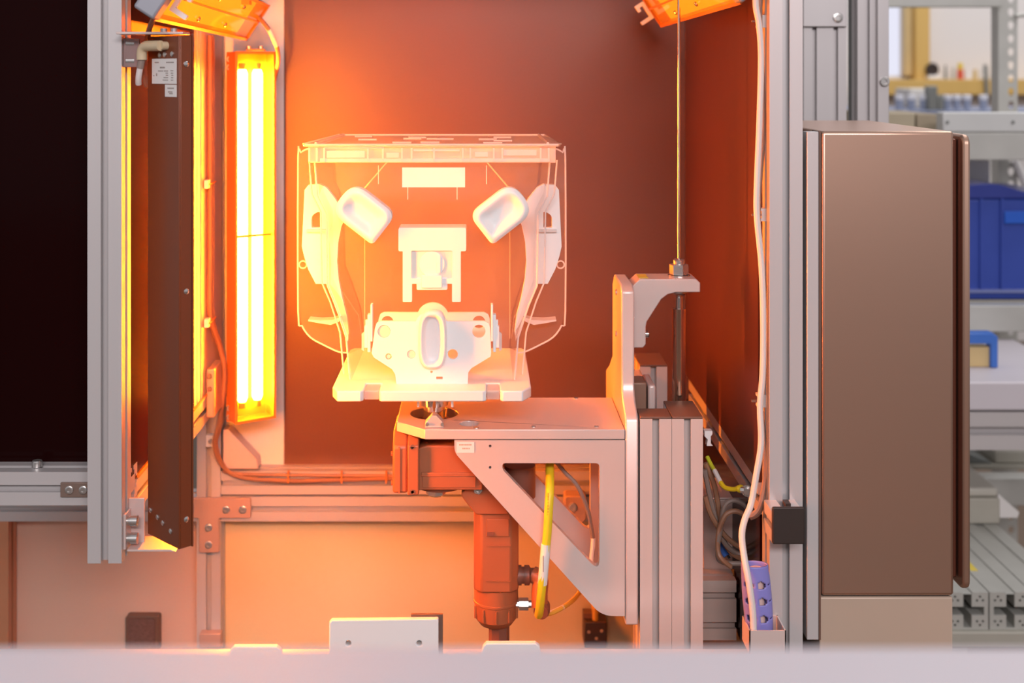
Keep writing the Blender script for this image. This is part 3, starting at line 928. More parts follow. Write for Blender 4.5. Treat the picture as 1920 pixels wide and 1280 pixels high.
holes = [circ(898, 621, 12.5, 20), circ(720, 621, 12, 20), circ(728.5, 668, 6, 14), circ(771, 664, 8, 14), circ(849, 664, 9.5, 16), circ(809, 697, 2.4, 10),
         [(818, 706), (830, 706), (830, 711), (818, 711)], rrect(788, 594, 833, 684, 20, 6)]
YN = 1.592
def hp_(Y, sc=1.0): return [(X(a, YN), Z(b, YN)) for a, b in hold_poly()]
MB().pprism(hold_poly(), YN, YN + .005, holes).build('holding_plate', POM, nest, .0006)
hs2 = [[(X(a, YN), Z(b, YN)) for a, b in h] for h in (holes[0], holes[1])]
MB().prism(hp_(YN), 1.650, 1.655, 'y', hs2).build('holding_plate', mat('peach_plastic', (.86, .76, .70), .45), nest, .0006)
for c_, r_ in (((720, 621), 12), ((771, 664), 8), ((728.5, 668), 4.5)):
    MB().pprism(circ(*c_, r_ - .5, 16), YN + .001, YN + .0045).build('plug', mat('cream_plastic', (.80, .70, .55), .5), nest)
# recessed oval bowl in the middle
def bowl(outer, inner, Y0, Y1, Yi, name, m, parent, n_in=None, flange=None):
    """padded cup: outer loop at Y1, rim at Y0, hollow to inner loop at Yi"""
    n = len(outer)
    vs = []
    loops = [(outer, Y1), (outer, Y0 + .004)]
    for k in range(1, 9):
        t = k / 8
        l = [(a[0] * (1 - t) + b[0] * t, a[1] * (1 - t) + b[1] * t) for a, b in zip(outer, inner)]
        if t < .3: y = Y0 + .004 * (1 - t / .3) ** 2
        else: y = Y0 + (Yi - Y0) * (.5 - .5 * math.cos(math.pi * (t - .3) / .7))
        loops.append((l, y))
    for l, y in loops: vs += [(X(a, Y0), y, Z(b, Y0)) for a, b in l]
    fs = []
    for i in range(len(loops) - 1):
        for k in range(n):
            q = (k + 1) % n
            fs.append((i * n + k, i * n + q, (i + 1) * n + q, (i + 1) * n + k))
    fs.append(tuple(range((len(loops) - 1) * n, len(loops) * n)))
    fs.append(tuple(range(n - 1, -1, -1)))
    return MB().add(vs, fs).build(name, m, parent)


def pill(cx, cy, a, bx, by, n=32, power=2.6):
    out = []
    ca, sa = math.cos(a), math.sin(a)
    for k in range(n):
        w = 2 * math.pi * k / n
        c, s = math.cos(w), math.sin(w)
        u = bx * math.copysign(abs(c) ** (2 / power), c); v = by * math.copysign(abs(s) ** (2 / power), s)
        out.append((cx + u * ca - v * sa, cy + u * sa + v * ca))
    return out


bowl(pill(811, 638, 0, 26, 54, 36, 3.2), pill(811, 640, 0, 12, 38, 36, 2.6), YN - .012, YN + .0045, YN - .003, 'oval_cup', POM, nest)
# side clips
for s in (-1, 1):
    def mxp(px): return 809.5 + s * (px - 809.5)
    c = MB()
    for (x0, y0, x1, y1, a, b_) in ((920.5, 571, 924.5, 640, 1.592, 1.604), (924.5, 590, 930, 660, 1.594, 1.606), (930, 612, 936, 652, 1.594, 1.604), (927, 600, 934, 612, 1.596, 1.602)):
        xa_, xb_ = sorted((mxp(x0), mxp(x1)))
        c.pbox(xa_, y0, xb_, y1, a, b_)
    cl = c.build('side_clip', POM, nest, .0004)
    c = MB().pprism(rrect(*sorted((mxp(935), mxp(941))), 0, 0, 0) if False else [(mxp(936), 622), (mxp(941), 626), (mxp(941), 656), (mxp(936), 658)], 1.596, 1.602)
    c.build('spring_lug', FROST, cl)

# ================================================================== CLEAR PLASTIC HOUSING
hsg = thing('clear_housing', (sx, sy, zt_n), 'clear moulded plastic housing with white pads standing on the nest plate', 'housing')
HY0, HY1 = 1.602, 1.780
CXH = 809.5
left = [(590, 303), (595, 368), (612, 402), (614, 536), (630, 574), (649, 632), (656, 712)]
right = [(2 * CXH - a + 2, b) for a, b in left]


def hx(a): return X(a, HY0)
def hz(b): return Z(b, HY0)


body = left + list(reversed(right))
MB().pprism(body, HY0, HY0 + .0022).build('front_wall', CLEARF, hsg)
# rear wall follows the same outline, a little narrower, with the round opening's octagon web
MB().prism([(hx(CXH + (a - CXH) * .97), hz(b)) for a, b in body], HY1, HY1 + .0022, 'y').build('rear_wall', CLEARB, hsg)
for L_ in (left, right):
    s = 1 if L_ is right else -1
    o1 = [(hx(a), hz(b)) for a, b in L_]; o2 = [(hx(a - s * 3.0), hz(b)) for a, b in reversed(L_)]
    MB().prism(o1 + o2, HY0 + .0023, HY1 - .0003, 'y').build('side_wall', CLEARB, hsg)
    # milky tubes that paint bright edges down the wall
    for da, yy in ((0, HY0 + .001), (16, HY0 + .03)):
        pts = [Vector((hx(a + s * da), yy, hz(b))) for a, b in L_]
        MB().tube(pts, .0011, 6, 1).build('rib', RIM, hsg)  # edge-glow tube, not a moulded rib
# octagonal web lines on the rear wall
MB().tube([Vector((hx(a), HY1 - .002, hz(b))) for a, b in ((640, 400), (716, 312), (905, 312), (980, 400))], .0011, 6, 1).build('rib', RIM, hsg)  # edge-glow tube, not a moulded rib
for px in (660, 962):
    MB().tube([Vector((hx(px), HY1 - .002, hz(420))), Vector((hx(px), HY1 - .002, hz(690)))], .0005, 5, 1).build('rib', CLEARL, hsg)
# side flanges with painted edge-glow tubes
fl_l = [(592, 279), (577, 279), (564, 286), (559, 298), (559, 582), (566, 610), (582, 632), (606, 646), (634, 659), (651, 661), (647, 630), (612, 540), (609, 403), (592, 372)]
FY = 1.668
for s in (-1, 1):
    pl = fl_l if s < 0 else [(2 * CXH - a, b) for a, b in fl_l]
    fo = MB().pprism(pl, FY, FY + .0022).build('side_flange', CLEARB, hsg)
    MB().tube([P(a, b, FY + .001) for a, b in pl[:10]], .0012, 6, 3).build('flange_edge_glow', RIM, fo)
    # curved stiffening fin and little ring
    fin = [(578, 599), (600, 601), (622, 600), (640, 594), (636, 603), (620, 609), (600, 606), (578, 602)]
    fin = fin if s < 0 else [(2 * CXH - a + 2, b) for a, b in fin]
    MB().pprism(fin, FY - .022, FY - .0002).build('fin', RIM, fo)
    cx_ = 568 if s < 0 else 1051
    ring = [P(cx_ + 7 * math.cos(w), 496 + 7 * math.sin(w), FY - .004) for w in [2 * math.pi * k / 14 for k in range(15)]]
    MB().tube(ring, .0010, 6, 1).build('ring', RIM, fo)
# lid: top sheet with upper flange, band with windows and ribs
LY0, LY1 = 1.580, 1.812
zl1 = Z(271, LY0)
lid = MB().prism([(X(566, LY0), LY0 + .012), (X(572, LY0), LY0), (X(1047, LY0), LY0), (X(1053, LY0), LY0 + .012), (X(1021, LY1), LY1), (X(634, LY1), LY1)], zl1 - .0028, zl1, 'z').build('lid', CLEARL, hsg, .0008)
edge = [(X(566, LY0), LY0 + .012, zl1), (X(572, LY0), LY0, zl1), (X(1047, LY0), LY0, zl1), (X(1053, LY0), LY0 + .012, zl1), (X(1021, LY1), LY1, zl1), (X(634, LY1), LY1, zl1), (X(566, LY0), LY0 + .012, zl1)]
MB().tube(edge, .0013, 6, 1).build('lid_edge_glow', RIM, lid)
bd = MB()
by0, by1 = LY0 + .006, LY1 - .012
zb1, zb2 = Z(276, by0), Z(305, by0)
bd.box(X(578, by0), X(1042, by0), by0, by0 + .002, zb2, zl1 - .003)
bd.box(X(578, by0), X(578, by0) + .002, by0 + .002, by1, zb2, zl1 - .003)
bd.box(X(1042, by0) - .002, X(1042, by0), by0 + .002, by1, zb2, zl1 - .003)
bd.box(X(578, by0) + .01, X(1042, by0) - .01, by1 - .002, by1, zb2, zl1 - .003)
band = bd.build('lid_band', CLEARL, hsg, .0006)
for px in (578, 592, 606, 688, 716, 752, 770, 812, 866, 880, 924, 940, 1012, 1027):
    MB().pbox(px, 277, px + 3.5, 303, by0 - .003, by0 - .0002).build('rib', RIM, band)
for x0, y0, x1, y1 in ((612, 283, 684, 296), (944, 281, 1006, 292), (600, 297, 1030, 304), (608, 275, 720, 279), (724, 286, 748, 296), (890, 285, 915, 294), (775, 280, 862, 284)):
    MB().pbox(x0, y0, x1, y1, by0 - .0022, by0 - .0002).build('moulded_step', FROST if y1 > 303 or x1 < 700 or x0 > 930 else RIM, band, .0004)
# moulded relief on the lid's top
random.seed(11)
for k in range(12):
    cxm = random.uniform(.05, -.165); cym = random.uniform(1.62, 1.78)
    MB().box(cxm - .012, cxm + .012, cym - .004, cym + .004, zl1, zl1 + .0012).build('moulded_step', RIM, lid)
for s in (-1, 1):
    xs = X(590, LY0) if s < 0 else X(1028, LY0)
    xe = X(645, LY1) if s < 0 else X(1010, LY1)
    MB().tube([(xs, LY0 + .01, zl1 + .001), (xe, LY1 - .004, zl1 + .001)], .0018, 6, 1).build('rib', RIM, lid)
# white blank label
MB().pbox(754, 314, 872, 351, HY0 - .0016, HY0 - .0003).build('blank_label', mat('label_plate', (.86, .83, .82), .6), hsg)
for px in (764.5, 857, 709.5, 912):
    y0, y1 = ((351, 374) if px in (764.5, 857) else (310, 345))
    MB().pbox(px - .8, y0, px + .8, y1, HY0 - .0012, HY0 - .0003).build('scribe_line', RIM, hsg)
# white side pads with the round cut
SPY = 1.654
for s in (-1, 1):
    pts = [(571, 356), (578, 347), (600, 345), (612, 352)]
    pts += [(628, 372), (640, 392), (646, 410)]
    for k in range(9):
        a = math.radians(205 - 56 * k / 8)
        pts.append((812 + 178 * math.cos(a), 498 - 178 * math.sin(a) * 1.0))
    pts = pts[:7]
    for (a, b) in ((640, 425), (634, 455), (632, 490), (635, 525), (642, 560), (650, 590), (654, 622)):
        pts.append((a, b))
    pts += [(652, 640), (644, 616), (630, 580), (612, 532), (592, 532), (578, 505), (570, 480), (566, 462)]
    q = pts if s < 0 else [(2 * CXH - a, b) for a, b in pts]
    hole = round_poly([(584, 404), (596, 397), (600, 397), (600, 427), (584, 427)], [8, 6, 2, 2, 2], 4)
    hole = hole if s < 0 else [(2 * CXH - a, b) for a, b in hole]
    MB().pprism(q, SPY, SPY + .012, [hole]).build('side_pad', POM, hsg, .0016)
    hb = [(575, 430), (612, 430), (612, 435), (575, 435)]
    hb = hb if s < 0 else [(2 * CXH - a, b) for a, b in hb]
    MB().pprism(hb, SPY - .006, SPY - .0002).build('ledge', RIM, hsg)
# two padded cups
for s in (-1, 1):
    ctr = (679, 400) if s < 0 else (942, 400)
    ang = math.radians(38) * (1 if s < 0 else -1)
    base = round_poly([(-52, -37), (22, -37), (52, -26), (52, 28), (46, 37), (-52, 37)] , [34, 14, 10, 8, 6, 34], 6)
    base = round_poly([(-50, -36), (52, -36), (52, 36), (-50, 36)], [33, 22, 10, 33], 7) if s < 0 else round_poly([(50, -36), (-52, -36), (-52, 36), (50, 36)], [33, 22, 10, 33], 7)
    def rot(p, k=1.0): return (ctr[0] + k * p[0] * math.cos(ang) - k * p[1] * math.sin(ang), ctr[1] + k * p[0] * math.sin(ang) + k * p[1] * math.cos(ang))
    outer = [rot(p) for p in base]
    inner = [rot((p[0] * .46, p[1] * .22)) for p in base]
    bowl(outer, inner, 1.580, 1.6015, 1.587, 'cushion_cup', POM, hsg)
    MB().prism([(X(rot(p, .97)[0], 1.60), Z(rot(p, .97)[1], 1.60)) for p in base], HY0 + .003, HY0 + .030, 'y').build('cup_backing', mat('peach_plastic', (.8, .68, .6), .45), hsg, .001)
# centre latch
lt = MB()
lt.pprism(round_poly([(747, 427), (874, 427), (874, 471), (864, 471), (864, 566), (847.5, 566), (847.5, 532), (772.5, 532), (772.5, 566), (755, 566), (755, 471), (747, 471)],
                     [4, 4, 3, 1, 2, 2, 1, 1, 2, 2, 1, 3], 3), 1.594, 1.6015, [rrect(771, 470, 848, 522, 2, 2)])
latch = lt.build('latch', POM, hsg, .0012)
MB().prism([(X(a, 1.594), Z(b, 1.594)) for a, b in ((747, 428), (874, 428), (874, 470), (747, 470))], HY0 + .003, HY0 + .036, 'y').build('latch_backing', MATS['peach_plastic'], hsg, .001)
MB().pprism(rrect(771, 470, 848, 522, 2, 2), 1.5965, 1.601).build('recess', mat('cream_recess', (.80, .74, .66), .5), latch)
MB().pprism(circ(810, 495, 24, 28), 1.5952, 1.5964).build('round_boss', POM, latch, .0005)
MB().pbox(819, 478, 826, 512, 1.5942, 1.5951).build('rib', POM, latch, .0004)
MB().pprism(rrect(781, 520, 839, 544, 3, 3), 1.595, 1.6005).build('tongue', POM, latch, .0008)
MB().pbox(790, 516, 829, 540, 1.592, 1.595).build('tongue', POM, latch, .0008)

# ================================================================== CABLES INSIDE THE CELL
yc = thing('motor_cable', P(1012, 1148, 1.60), 'thick yellow motor cable with white marker sleeve hanging over the console', 'cable')
cpts = [P(1031, 858, 1.650), P(1031, 880, 1.630), P(1031, 915, 1.600), P(1029, 950, 1.590), P(1026, 1000, 1.588), P(1020, 1060, 1.588), P(1015, 1110, 1.592), P(1012, 1140, 1.604), P(1010, 1152, 1.618)]
MB().tube(cpts, .0056, 12).build('jacket', YEL, yc)
MB().tube([P(1023.5, 1019, 1.588), P(1020, 1060, 1.588), P(1017, 1094, 1.5905)], .0061, 12).build('marker_sleeve', LABEL, yc)
random.seed(2)
pr = MB()
for k in range(16):
    y_ = 925 + k * 5.5
    pr.pbox(1027.2 - k * .12, y_, 1028.8 - k * .12, y_ + random.uniform(1.5, 3.5), 1.5835, 1.585)
pr.build('print', mat('ochre_print', (.45, .33, .03), .6), yc)
MB().pbox(1018, 1042, 1019.5, 1072, 1.5815, 1.5822).build('print', INK, yc)

gc = thing('sensor_cable', P(1110, 1055, 1.67), 'thin grey cable curving behind the console cut-out', 'cable')
MB().tube([P(1040, 862, 1.66), P(1058, 884, 1.66), P(1082, 910, 1.66), P(1100, 950, 1.66), P(1109, 990, 1.66), P(1112, 1020, 1.66), P(1108, 1056, 1.66), P(1100, 1085, 1.66)], .0028, 8).build('jacket', GCAB, gc)
MB().tube([P(1112, 1008, 1.66), P(1112, 1020, 1.66), P(1108, 1056, 1.66)], .0031, 8).build('marker_sleeve', LABEL, gc)
bc = thing('encoder_cable', P(1050, 1140, 1.67), 'thin yellow encoder cable running up right from the motor foot', 'cable')
MB().tube([P(1008, 1148, 1.655), P(1030, 1150, 1.665), P(1056, 1138, 1.68), P(1075, 1124, 1.70), P(1088, 1108, 1.714), P(1096, 1092, 1.716)], .0031, 8).build('jacket', mat('ochre_jacket', (.62, .36, .05), .5), bc)
MB().tube([P(1024, 1150, 1.663), P(1040, 1146, 1.672), P(1056, 1138, 1.680)], .0034, 8).build('marker_sleeve', mat('peach_sleeve', (.75, .55, .42), .5), bc)

YW = 2.05
rc = thing('lamp_cable', P(407, 600, YW), 'bundle of brown lamp cables tied down the rear left post and along the back rail', 'cable')
path = [(405, 66), (406, 200), (404, 345), (408, 480), (407, 590), (414, 650), (422, 705)]
MB().tube([Vector((XL + .004, 1.995, Z(y, 1.995))) for x, y in path[:5]] + [P(412, 650, 2.03), P(421, 705, 2.045), P(411, 790, 2.06), P(402, 830, 2.08), P(414, 868, 2.10), P(448, 893, 2.108), P(540, 901, 2.112), P(640, 899, 2.112), P(736, 897, 2.112)], .0036, 8).build('jacket', OCAB, rc)
MB().tube([Vector((XL + .004, 2.016, Z(y, 2.01))) for x, y in path[:5]] + [P(416, 655, 2.045), P(424, 712, 2.06), P(414, 795, 2.07), P(406, 832, 2.09), P(420, 872, 2.104), P(452, 888, 2.110), P(736, 892, 2.112)], .0026, 8).build('jacket', OCAB, rc)
for px in (540, 640, 724):
    MB().pbox(px - 1.5, 885, px + 1.5, 906, 2.106, 2.1165).build('cable_tie', AMBERD, rc)
oc = thing('lamp_cable', P(516, 100, 2.03), 'brown cable looping from the top left lamp to the rear lamp', 'cable')
MB().tube([P(470, 20, 2.06), P(492, 40, 2.03), P(508, 62, 2.028), P(519, 88, 2.045), P(522, 112, 2.06), P(517, 140, 2.085), P(510, 170, 2.10)], .0034, 8).build('jacket', OCAB, oc)
MB().tube([P(503, 54, 2.0275), P(509, 64, 2.0285), P(518.5, 86, 2.043)], .0039, 8).build('marker_sleeve', LABEL, oc)
oc2 = thing('lamp_cable', P(272, 100, 1.53), 'brown cable hanging down past the plug of the dark lamp', 'cable')
MB().tube([P(293, 24, 1.46), P(280, 55, 1.50), P(273, 95, 1.540), P(271, 130, 1.545), P(274, 158, 1.548), P(281, 160, 1.556)], .0034, 8).build('jacket', OCAB, oc2)


def mount(px, py, Y, side, label, xw=None, scale=1.0):
    """white stick-on cable mount with a tie"""
    t = thing('cable_mount', P(px, py + 16 * scale, Y), label, 'cable mount', 'white cable mounts')
    k = scale
    m = MB().pprism([(px - 11 * k, py - 12 * k), (px + 10 * k, py - 12 * k), (px + 10 * k, py + 12 * k), (px - 11 * k, py + 12 * k), (px - 11 * k, py + 7 * k), (px - 3 * k, py + 7 * k), (px - 3 * k, py - 7 * k), (px - 11 * k, py - 7 * k)], Y, Y + .012 * k)
    m.build('base', POM, t, .0005)
    MB().pbox(px - 22 * k, py - 1.6 * k, px - 3 * k, py + 1.6 * k, Y + .002, Y + .006).build('cable_tie', GCAB if side > 0 else AMBERD, t)
    return t


# tall cables on the right front post (inner face)
xi = .3502
wc = thing('signal_cable', P(1420, 500, 1.56), 'long white cable running down beside the right front post', 'cable')
YC = 1.556
MB().tube([P(1417, -40, YC), P(1417, 10, YC), P(1423, 45, YC), P(1427, 110, YC), P(1424, 230, YC), P(1420, 330, YC), P(1419, 402, YC), P(1428, 500, YC), P(1431, 600, YC), P(1430, 700, YC), P(1425, 760, YC), P(1427, 830, YC), P(1418, 890, YC), P(1408, 945, YC), P(1396, 975, YC - .010), P(1391, 1005, YC - .020),
            P(1396, 1048, 1.520), P(1404, 1090, 1.5125), P(1411, 1140, 1.5115), P(1413, 1180, 1.5115)], .0039, 10, 5).build('jacket', WCAB, wc)
wc2 = thing('signal_cable', P(1431, 500, 1.57), 'long grey cable bowing out behind the white one by the right post', 'cable')
MB().tube([P(1428, -40, 1.572), P(1424, 40, 1.572), P(1431, 230, 1.572), P(1421, 402, 1.572), P(1433, 560, 1.572), P(1429, 700, 1.572), P(1425, 760, 1.572), P(1435, 850, 1.568), P(1434, 905, 1.568), P(1424, 950, 1.568), P(1408, 966, 1.57), P(1400, 955, 1.574)], .0036, 8, 5).build('jacket', GCAB, wc2)
MB().tube([P(1431, 770, 1.582), P(1440, 850, 1.578), P(1437, 915, 1.578), P(1424, 958, 1.578), P(1406, 970, 1.580)], .0036, 8, 5).build('jacket', GCAB, wc2)
MB().tube([P(1440, -40, 1.586), P(1438, 400, 1.586), P(1440, 800, 1.586)], .0026, 8, 4).build('jacket', YEL, wc2)
mount(1431.5, 40, 1.572, 1, 'topmost white cable mount on the right post, near the top lamp')
mount(1431.5, 403, 1.572, 1, 'middle white cable mount on the right post')
mount(1431.5, 752, 1.572, 1, 'lowest white cable mount on the right post')
# small mounts on the left rear post, drawn on its inner face
for py, lb in ((345, 'upper pale cable mount beside the brown cables of the rear left post'), (605, 'lower pale cable mount beside the brown cables of the rear left post')):
    t = thing('cable_mount', (XL, 1.975, Z(py, 1.975)), lb, 'cable mount', 'white cable mounts')
    MB().box(XL + .0004, XL + .007, 1.968, 1.985, Z(py + 8, 1.975), Z(py - 8, 1.975)).build('base', POM, t, .0008)
    MB().box(XL + .0075, XL + .009, 1.972, 2.022, Z(py + 1, 1.975), Z(py - 1, 1.975)).build('cable_tie', AMBERD, t)
t = thing('cable_mount', P(398, 826, 2.10), 'pale cable mount on the back post above the T plate', 'cable mount', 'white cable mounts')
MB().pbox(386, 816, 402, 838, 2.105, 2.1172).build('base', POM, t, .0008)
MB().lathe(P(395, 827, 2.105), (0, -1, 0), [(0, .004), (.003, .004)], 10).build('screw', STEEL, t)
t = thing('cable_mount', P(1330, 822, 1.70), 'white cable clip on the column at the diagonal rail', 'cable mount', 'white cable mounts')
MB().pprism([(1321, 808), (1336, 808), (1336, 814), (1333, 818), (1333, 832), (1337, 836), (1325, 836), (1327, 824), (1321, 818)], 1.64, 1.652).build('base', POM, t, .0005)
# small screws and eyelet block on the left rail near the rear post
t = thing('clamp_block', (XL + .01, 2.0, .893), 'small pale clamp block at the end of the left wall rail', 'clamp')
MB().box(XL + .0004, XL + .0125, 1.985, 2.05, .86, .935).build('block', MATS['salmon_joint_plate'], t, .002)
for z in (.905, .925):
    MB().lathe((XL + .006, 1.985, z), (0, -1, 0), [(0, .004), (.003, .004), (.004, .003)], 12).build('screw', CHROME, t)

# ------------------------------------------------------------------ lower right corner: coils, earth lead, slotted cable grip
YJ = 1.76
jb = thing('junction_box', P(1352, 1060, YJ + .04), 'salmon sheet metal box behind the coiled cables in the lower right corner', 'box')
MB().box(X(1319, YJ), X(1391, YJ) , YJ, YJ + .085, Z(1068, YJ), Z(936, YJ)).build('case', mat('salmon_sheet', (.72, .52, .46), .4, .1), jb, .0015)
MB().box(X(1319, YJ), X(1391, YJ), YJ - .002, YJ + .087, Z(936, YJ) + .0002, Z(932, YJ)).build('lid', PLATE, jb, .0008)
coil = thing('cable_coil', P(1380, 1040, 1.70), 'coil of brown cables hanging behind the white cable', 'cable')
cc = [
    [(1322, 868), (1338, 905), (1348, 955), (1352, 1000), (1372, 1036), (1402, 1050), (1430, 1046), (1446, 1020)],
    [(1321, 880), (1330, 925), (1345, 985), (1362, 1022), (1390, 1040), (1420, 1038), (1440, 1012)],
    [(1322, 930), (1332, 962), (1350, 992), (1368, 1012), (1395, 1028), (1428, 1028), (1444, 1000)],
    [(1404, 955), (1390, 942), (1372, 938), (1358, 950), (1352, 985), (1345, 1030), (1352, 1052), (1385, 1056), (1425, 1052)],
    [(1398, 966), (1380, 958), (1364, 962), (1355, 975), (1347, 1000), (1348, 1040), (1370, 1062)],
]
for i, pl in enumerate(cc):
    MB().tube([P(a, b, 1.69 - .006 * i - (.02 if k > 4 else 0)) for k, (a, b) in enumerate(pl)], .0034, 8, 5).build('cable_loop', OCAB if i % 2 == 0 else GCAB, coil)
# loose orange leads near the purple grip
MB().tube([P(1432, 1040, 1.60), P(1437, 1090, 1.60), P(1444, 1150, 1.60), P(1446, 1182, 1.60)], .0036, 8, 5).build('cable_loop', mat('orange_cable_jacket', (.48, .22, .10), .5), coil)
MB().tube([P(1428, 1046, 1.605), P(1440, 1012, 1.605), P(1442, 1060, 1.605), P(1448, 1120, 1.605)], .0036, 8, 5).build('cable_loop', MATS['orange_cable_jacket'], coil)
el = thing('earth_lead', P(1362, 900, 1.66), 'yellow earth lead with white sleeve and ring terminal on the right rail', 'cable')
MB().tube([P(1326, 856, 1.70), P(1334, 872, 1.69), P(1340, 882, 1.68)], .0027, 8).build('jacket', GREENY, el)
MB().tube([P(1340, 882, 1.68), P(1351, 904, 1.66)], .0031, 8).build('marker_sleeve', LABEL, el)
MB().tube([P(1351, 904, 1.66), P(1360, 914, 1.65), P(1376, 917, 1.64), P(1384, 915, 1.635)], .0030, 8).build('jacket', YEL, el)
MB().lathe(P(1382, 916, 1.636), (1, -.1, 0), [(0, .004), (.004, .0055), (.008, .0045)], 12).build('boot', YEL, el)
MB().tube([P(1389, 918, 1.63), P(1396, 919, 1.628)], .0042, 8).build('terminal', STEEL, el)
MB().lathe(P(1401, 919, 1.630), (-.3, -1, 0), [(0, .0075), (.002, .0075), (.002, .004), (.006, .004)], 12).build('bolt', STEEL, el)
bl = thing('blue_connector', P(1352, 1045, 1.72), 'small blue cable connector lying below the coil', 'connector')
MB().tube([P(1349, 1018, 1.72), P(1362, 1042, 1.712)], .0055, 8).build('shell', BLUEC, bl)
MB().tube([P(1362, 1042, 1.712), P(1366, 1048, 1.71)], .0035, 8).build('tip', CHROME, bl)

# slotted violet grip (a perforated elliptical sleeve)
gp = thing('slotted_cable_grip', P(1420, 1182, 1.53), 'violet blue slotted plastic cable grip standing in the small tray', 'cable grip')
gx0, gz0, gz1 = X(1421, 1.53), Z(1178, 1.53), Z(1057, 1.53)
NA, NZ = 40, 48
verts, faces = [], []
for j in range(NZ + 1):
    t = j / NZ
    zz = gz0 + (gz1 - gz0) * t
    cxx = gx0 - .0060 * t + .002
    bul = .92 + .08 * math.sin(math.pi * t)
    for i in range(NA):
        w = 2 * math.pi * i / NA
        verts.append((cxx + .0175 * bul * math.cos(w), 1.530 + .0125 * bul * math.sin(w), zz))


def in_hole(i, j):
    a = (i + .5) / NA * 360 - 270      # 0 = facing the camera, + = right
    if a < -180: a += 360
    t = (j + .5) / NZ
    for row in (.20, .47, .72):
        d = abs(t - row)
        for lo, hi in ((-64, -18), (-4, 32)):
            if lo < a < hi:
                m = (a - lo) / (hi - lo)
                if d < .056 * (.5 + math.sin(math.pi * m) * .6): return True
        if 44 < a < 70 and d < .011: return True
    return False


for j in range(NZ):
    for i in range(NA):
        if in_hole(i, j): continue
        q = (i + 1) % NA
        faces.append((j * NA + i, j * NA + q, (j + 1) * NA + q, (j + 1) * NA + i))
slv = MB().add(verts, faces).build('sleeve', PURP, gp)
sm = slv.modifiers.new('thick', 'SOLIDIFY'); sm.thickness = .0016; sm.offset = -1
MB().lathe((gx0 + .001, 1.5305, gz0 + .002), (-.05, 0, 1), [(0, .0085), (.07, .0085)], 16).build('core', mat('pink_foam_core', (.72, .50, .46), .6), gp)
tr = thing('cable_tray', P(1438, 1200, 1.53), 'small open grey tray on the right post below the violet grip', 'tray')
m = MB()
x0, x1, y0, y1, z0, z1 = X(1405, 1.505), X(1474, 1.505), 1.505, 1.5475, Z(1225, 1.505), Z(1182, 1.505)
m.box(x0, x1, y0, y0 + .0015, z0, z1); m.box(x0, x1, y1 - .0015, y1, z0, z1); m.box(x0, x0 + .0015, y0, y1, z0, z1); m.box(x1 - .0015, x1, y0, y1, z0, z1)
m.box(x0, x1, y0, y1, z0 - .0015, z0)
m.build('pan', PLATE, tr)
MB().box(x0 + .002, x1 - .002, y0 + .002, y1 - .002, Z(1182, 1.53) - .012, Z(1182, 1.53) - .0105).build('liner', BLK, tr)

# black square end cap on a stub profile in front of the right post
ec = thing('capped_stub', P(1478, 1020, 1.50), 'short profile stub with square black end cap on the right post', 'end cap')
m = X(1508, 1.502) - X(1449, 1.502)
MB().profile('y', X(1449, 1.502), Z(1020, 1.502), 1, 1, 1.505, 1.5478, m * .995).build('profile', ALUH, ec)
MB().pprism(rrect(1448, 951, 1509, 1020.5, 4, 4), 1.500, 1.5048).build('end_cap', BLK, ec, .0015)
MB().pbox(1473, 944, 1483, 952, 1.52, 1.535).build('slot_nut', BLK, ec)

# ================================================================== STAINLESS OPERATOR BOX (right)
YM = 1.545
hm = thing('operator_box', (X(1665, YM), YM + .14, Z(1117, YM)), 'brushed stainless operator box mounted on the right of the cell', 'box')
xb0, xb1 = X(1540, YM) , X(1789, YM)
zb0_, zb1_ = Z(1117, YM), Z(246, YM)
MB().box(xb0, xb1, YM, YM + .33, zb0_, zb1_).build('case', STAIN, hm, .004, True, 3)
MB().box(xb1 - .0005, X(1806, YM), YM + .02, YM + .31, Z(1095, YM), Z(262, YM)).build('door_gasket', mat('dark_red_gasket', (.16, .05, .03), .25, .4), hm, .002)
dr = MB().prism(rrect(YM + .003, Z(1110, YM), YM + .328, Z(253, YM), .012, 5), X(1807, YM), X(1822, YM), 'x').build('door', STAIN, hm, .003)
MB().box(X(1513.5, YM), X(1535.5, YM), YM + .001, YM + .022, Z(1200, YM), Z(247, YM)).build('side_strip', ALU, hm, .0008)
MB().box(X(1535.5, YM) + .0004, xb0 - .0002, YM + .0012, YM + .034, Z(1200, YM), Z(246, YM)).build('light_stop', CAPM, hm)  # dark filler added in the gap; blocks lamp light on the case corner
cbn = thing('lower_cabinet', (X(1662, YM), YM + .14, 0), 'beige sheet metal cabinet directly under the stainless operator box', 'cabinet')
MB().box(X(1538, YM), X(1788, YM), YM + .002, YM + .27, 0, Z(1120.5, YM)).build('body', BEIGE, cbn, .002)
MB().box(X(1545, YM), X(1782, YM), YM + .006, YM + .264, Z(1120.5, YM), Z(1117.6, YM)).build('spacer', BLK, cbn)

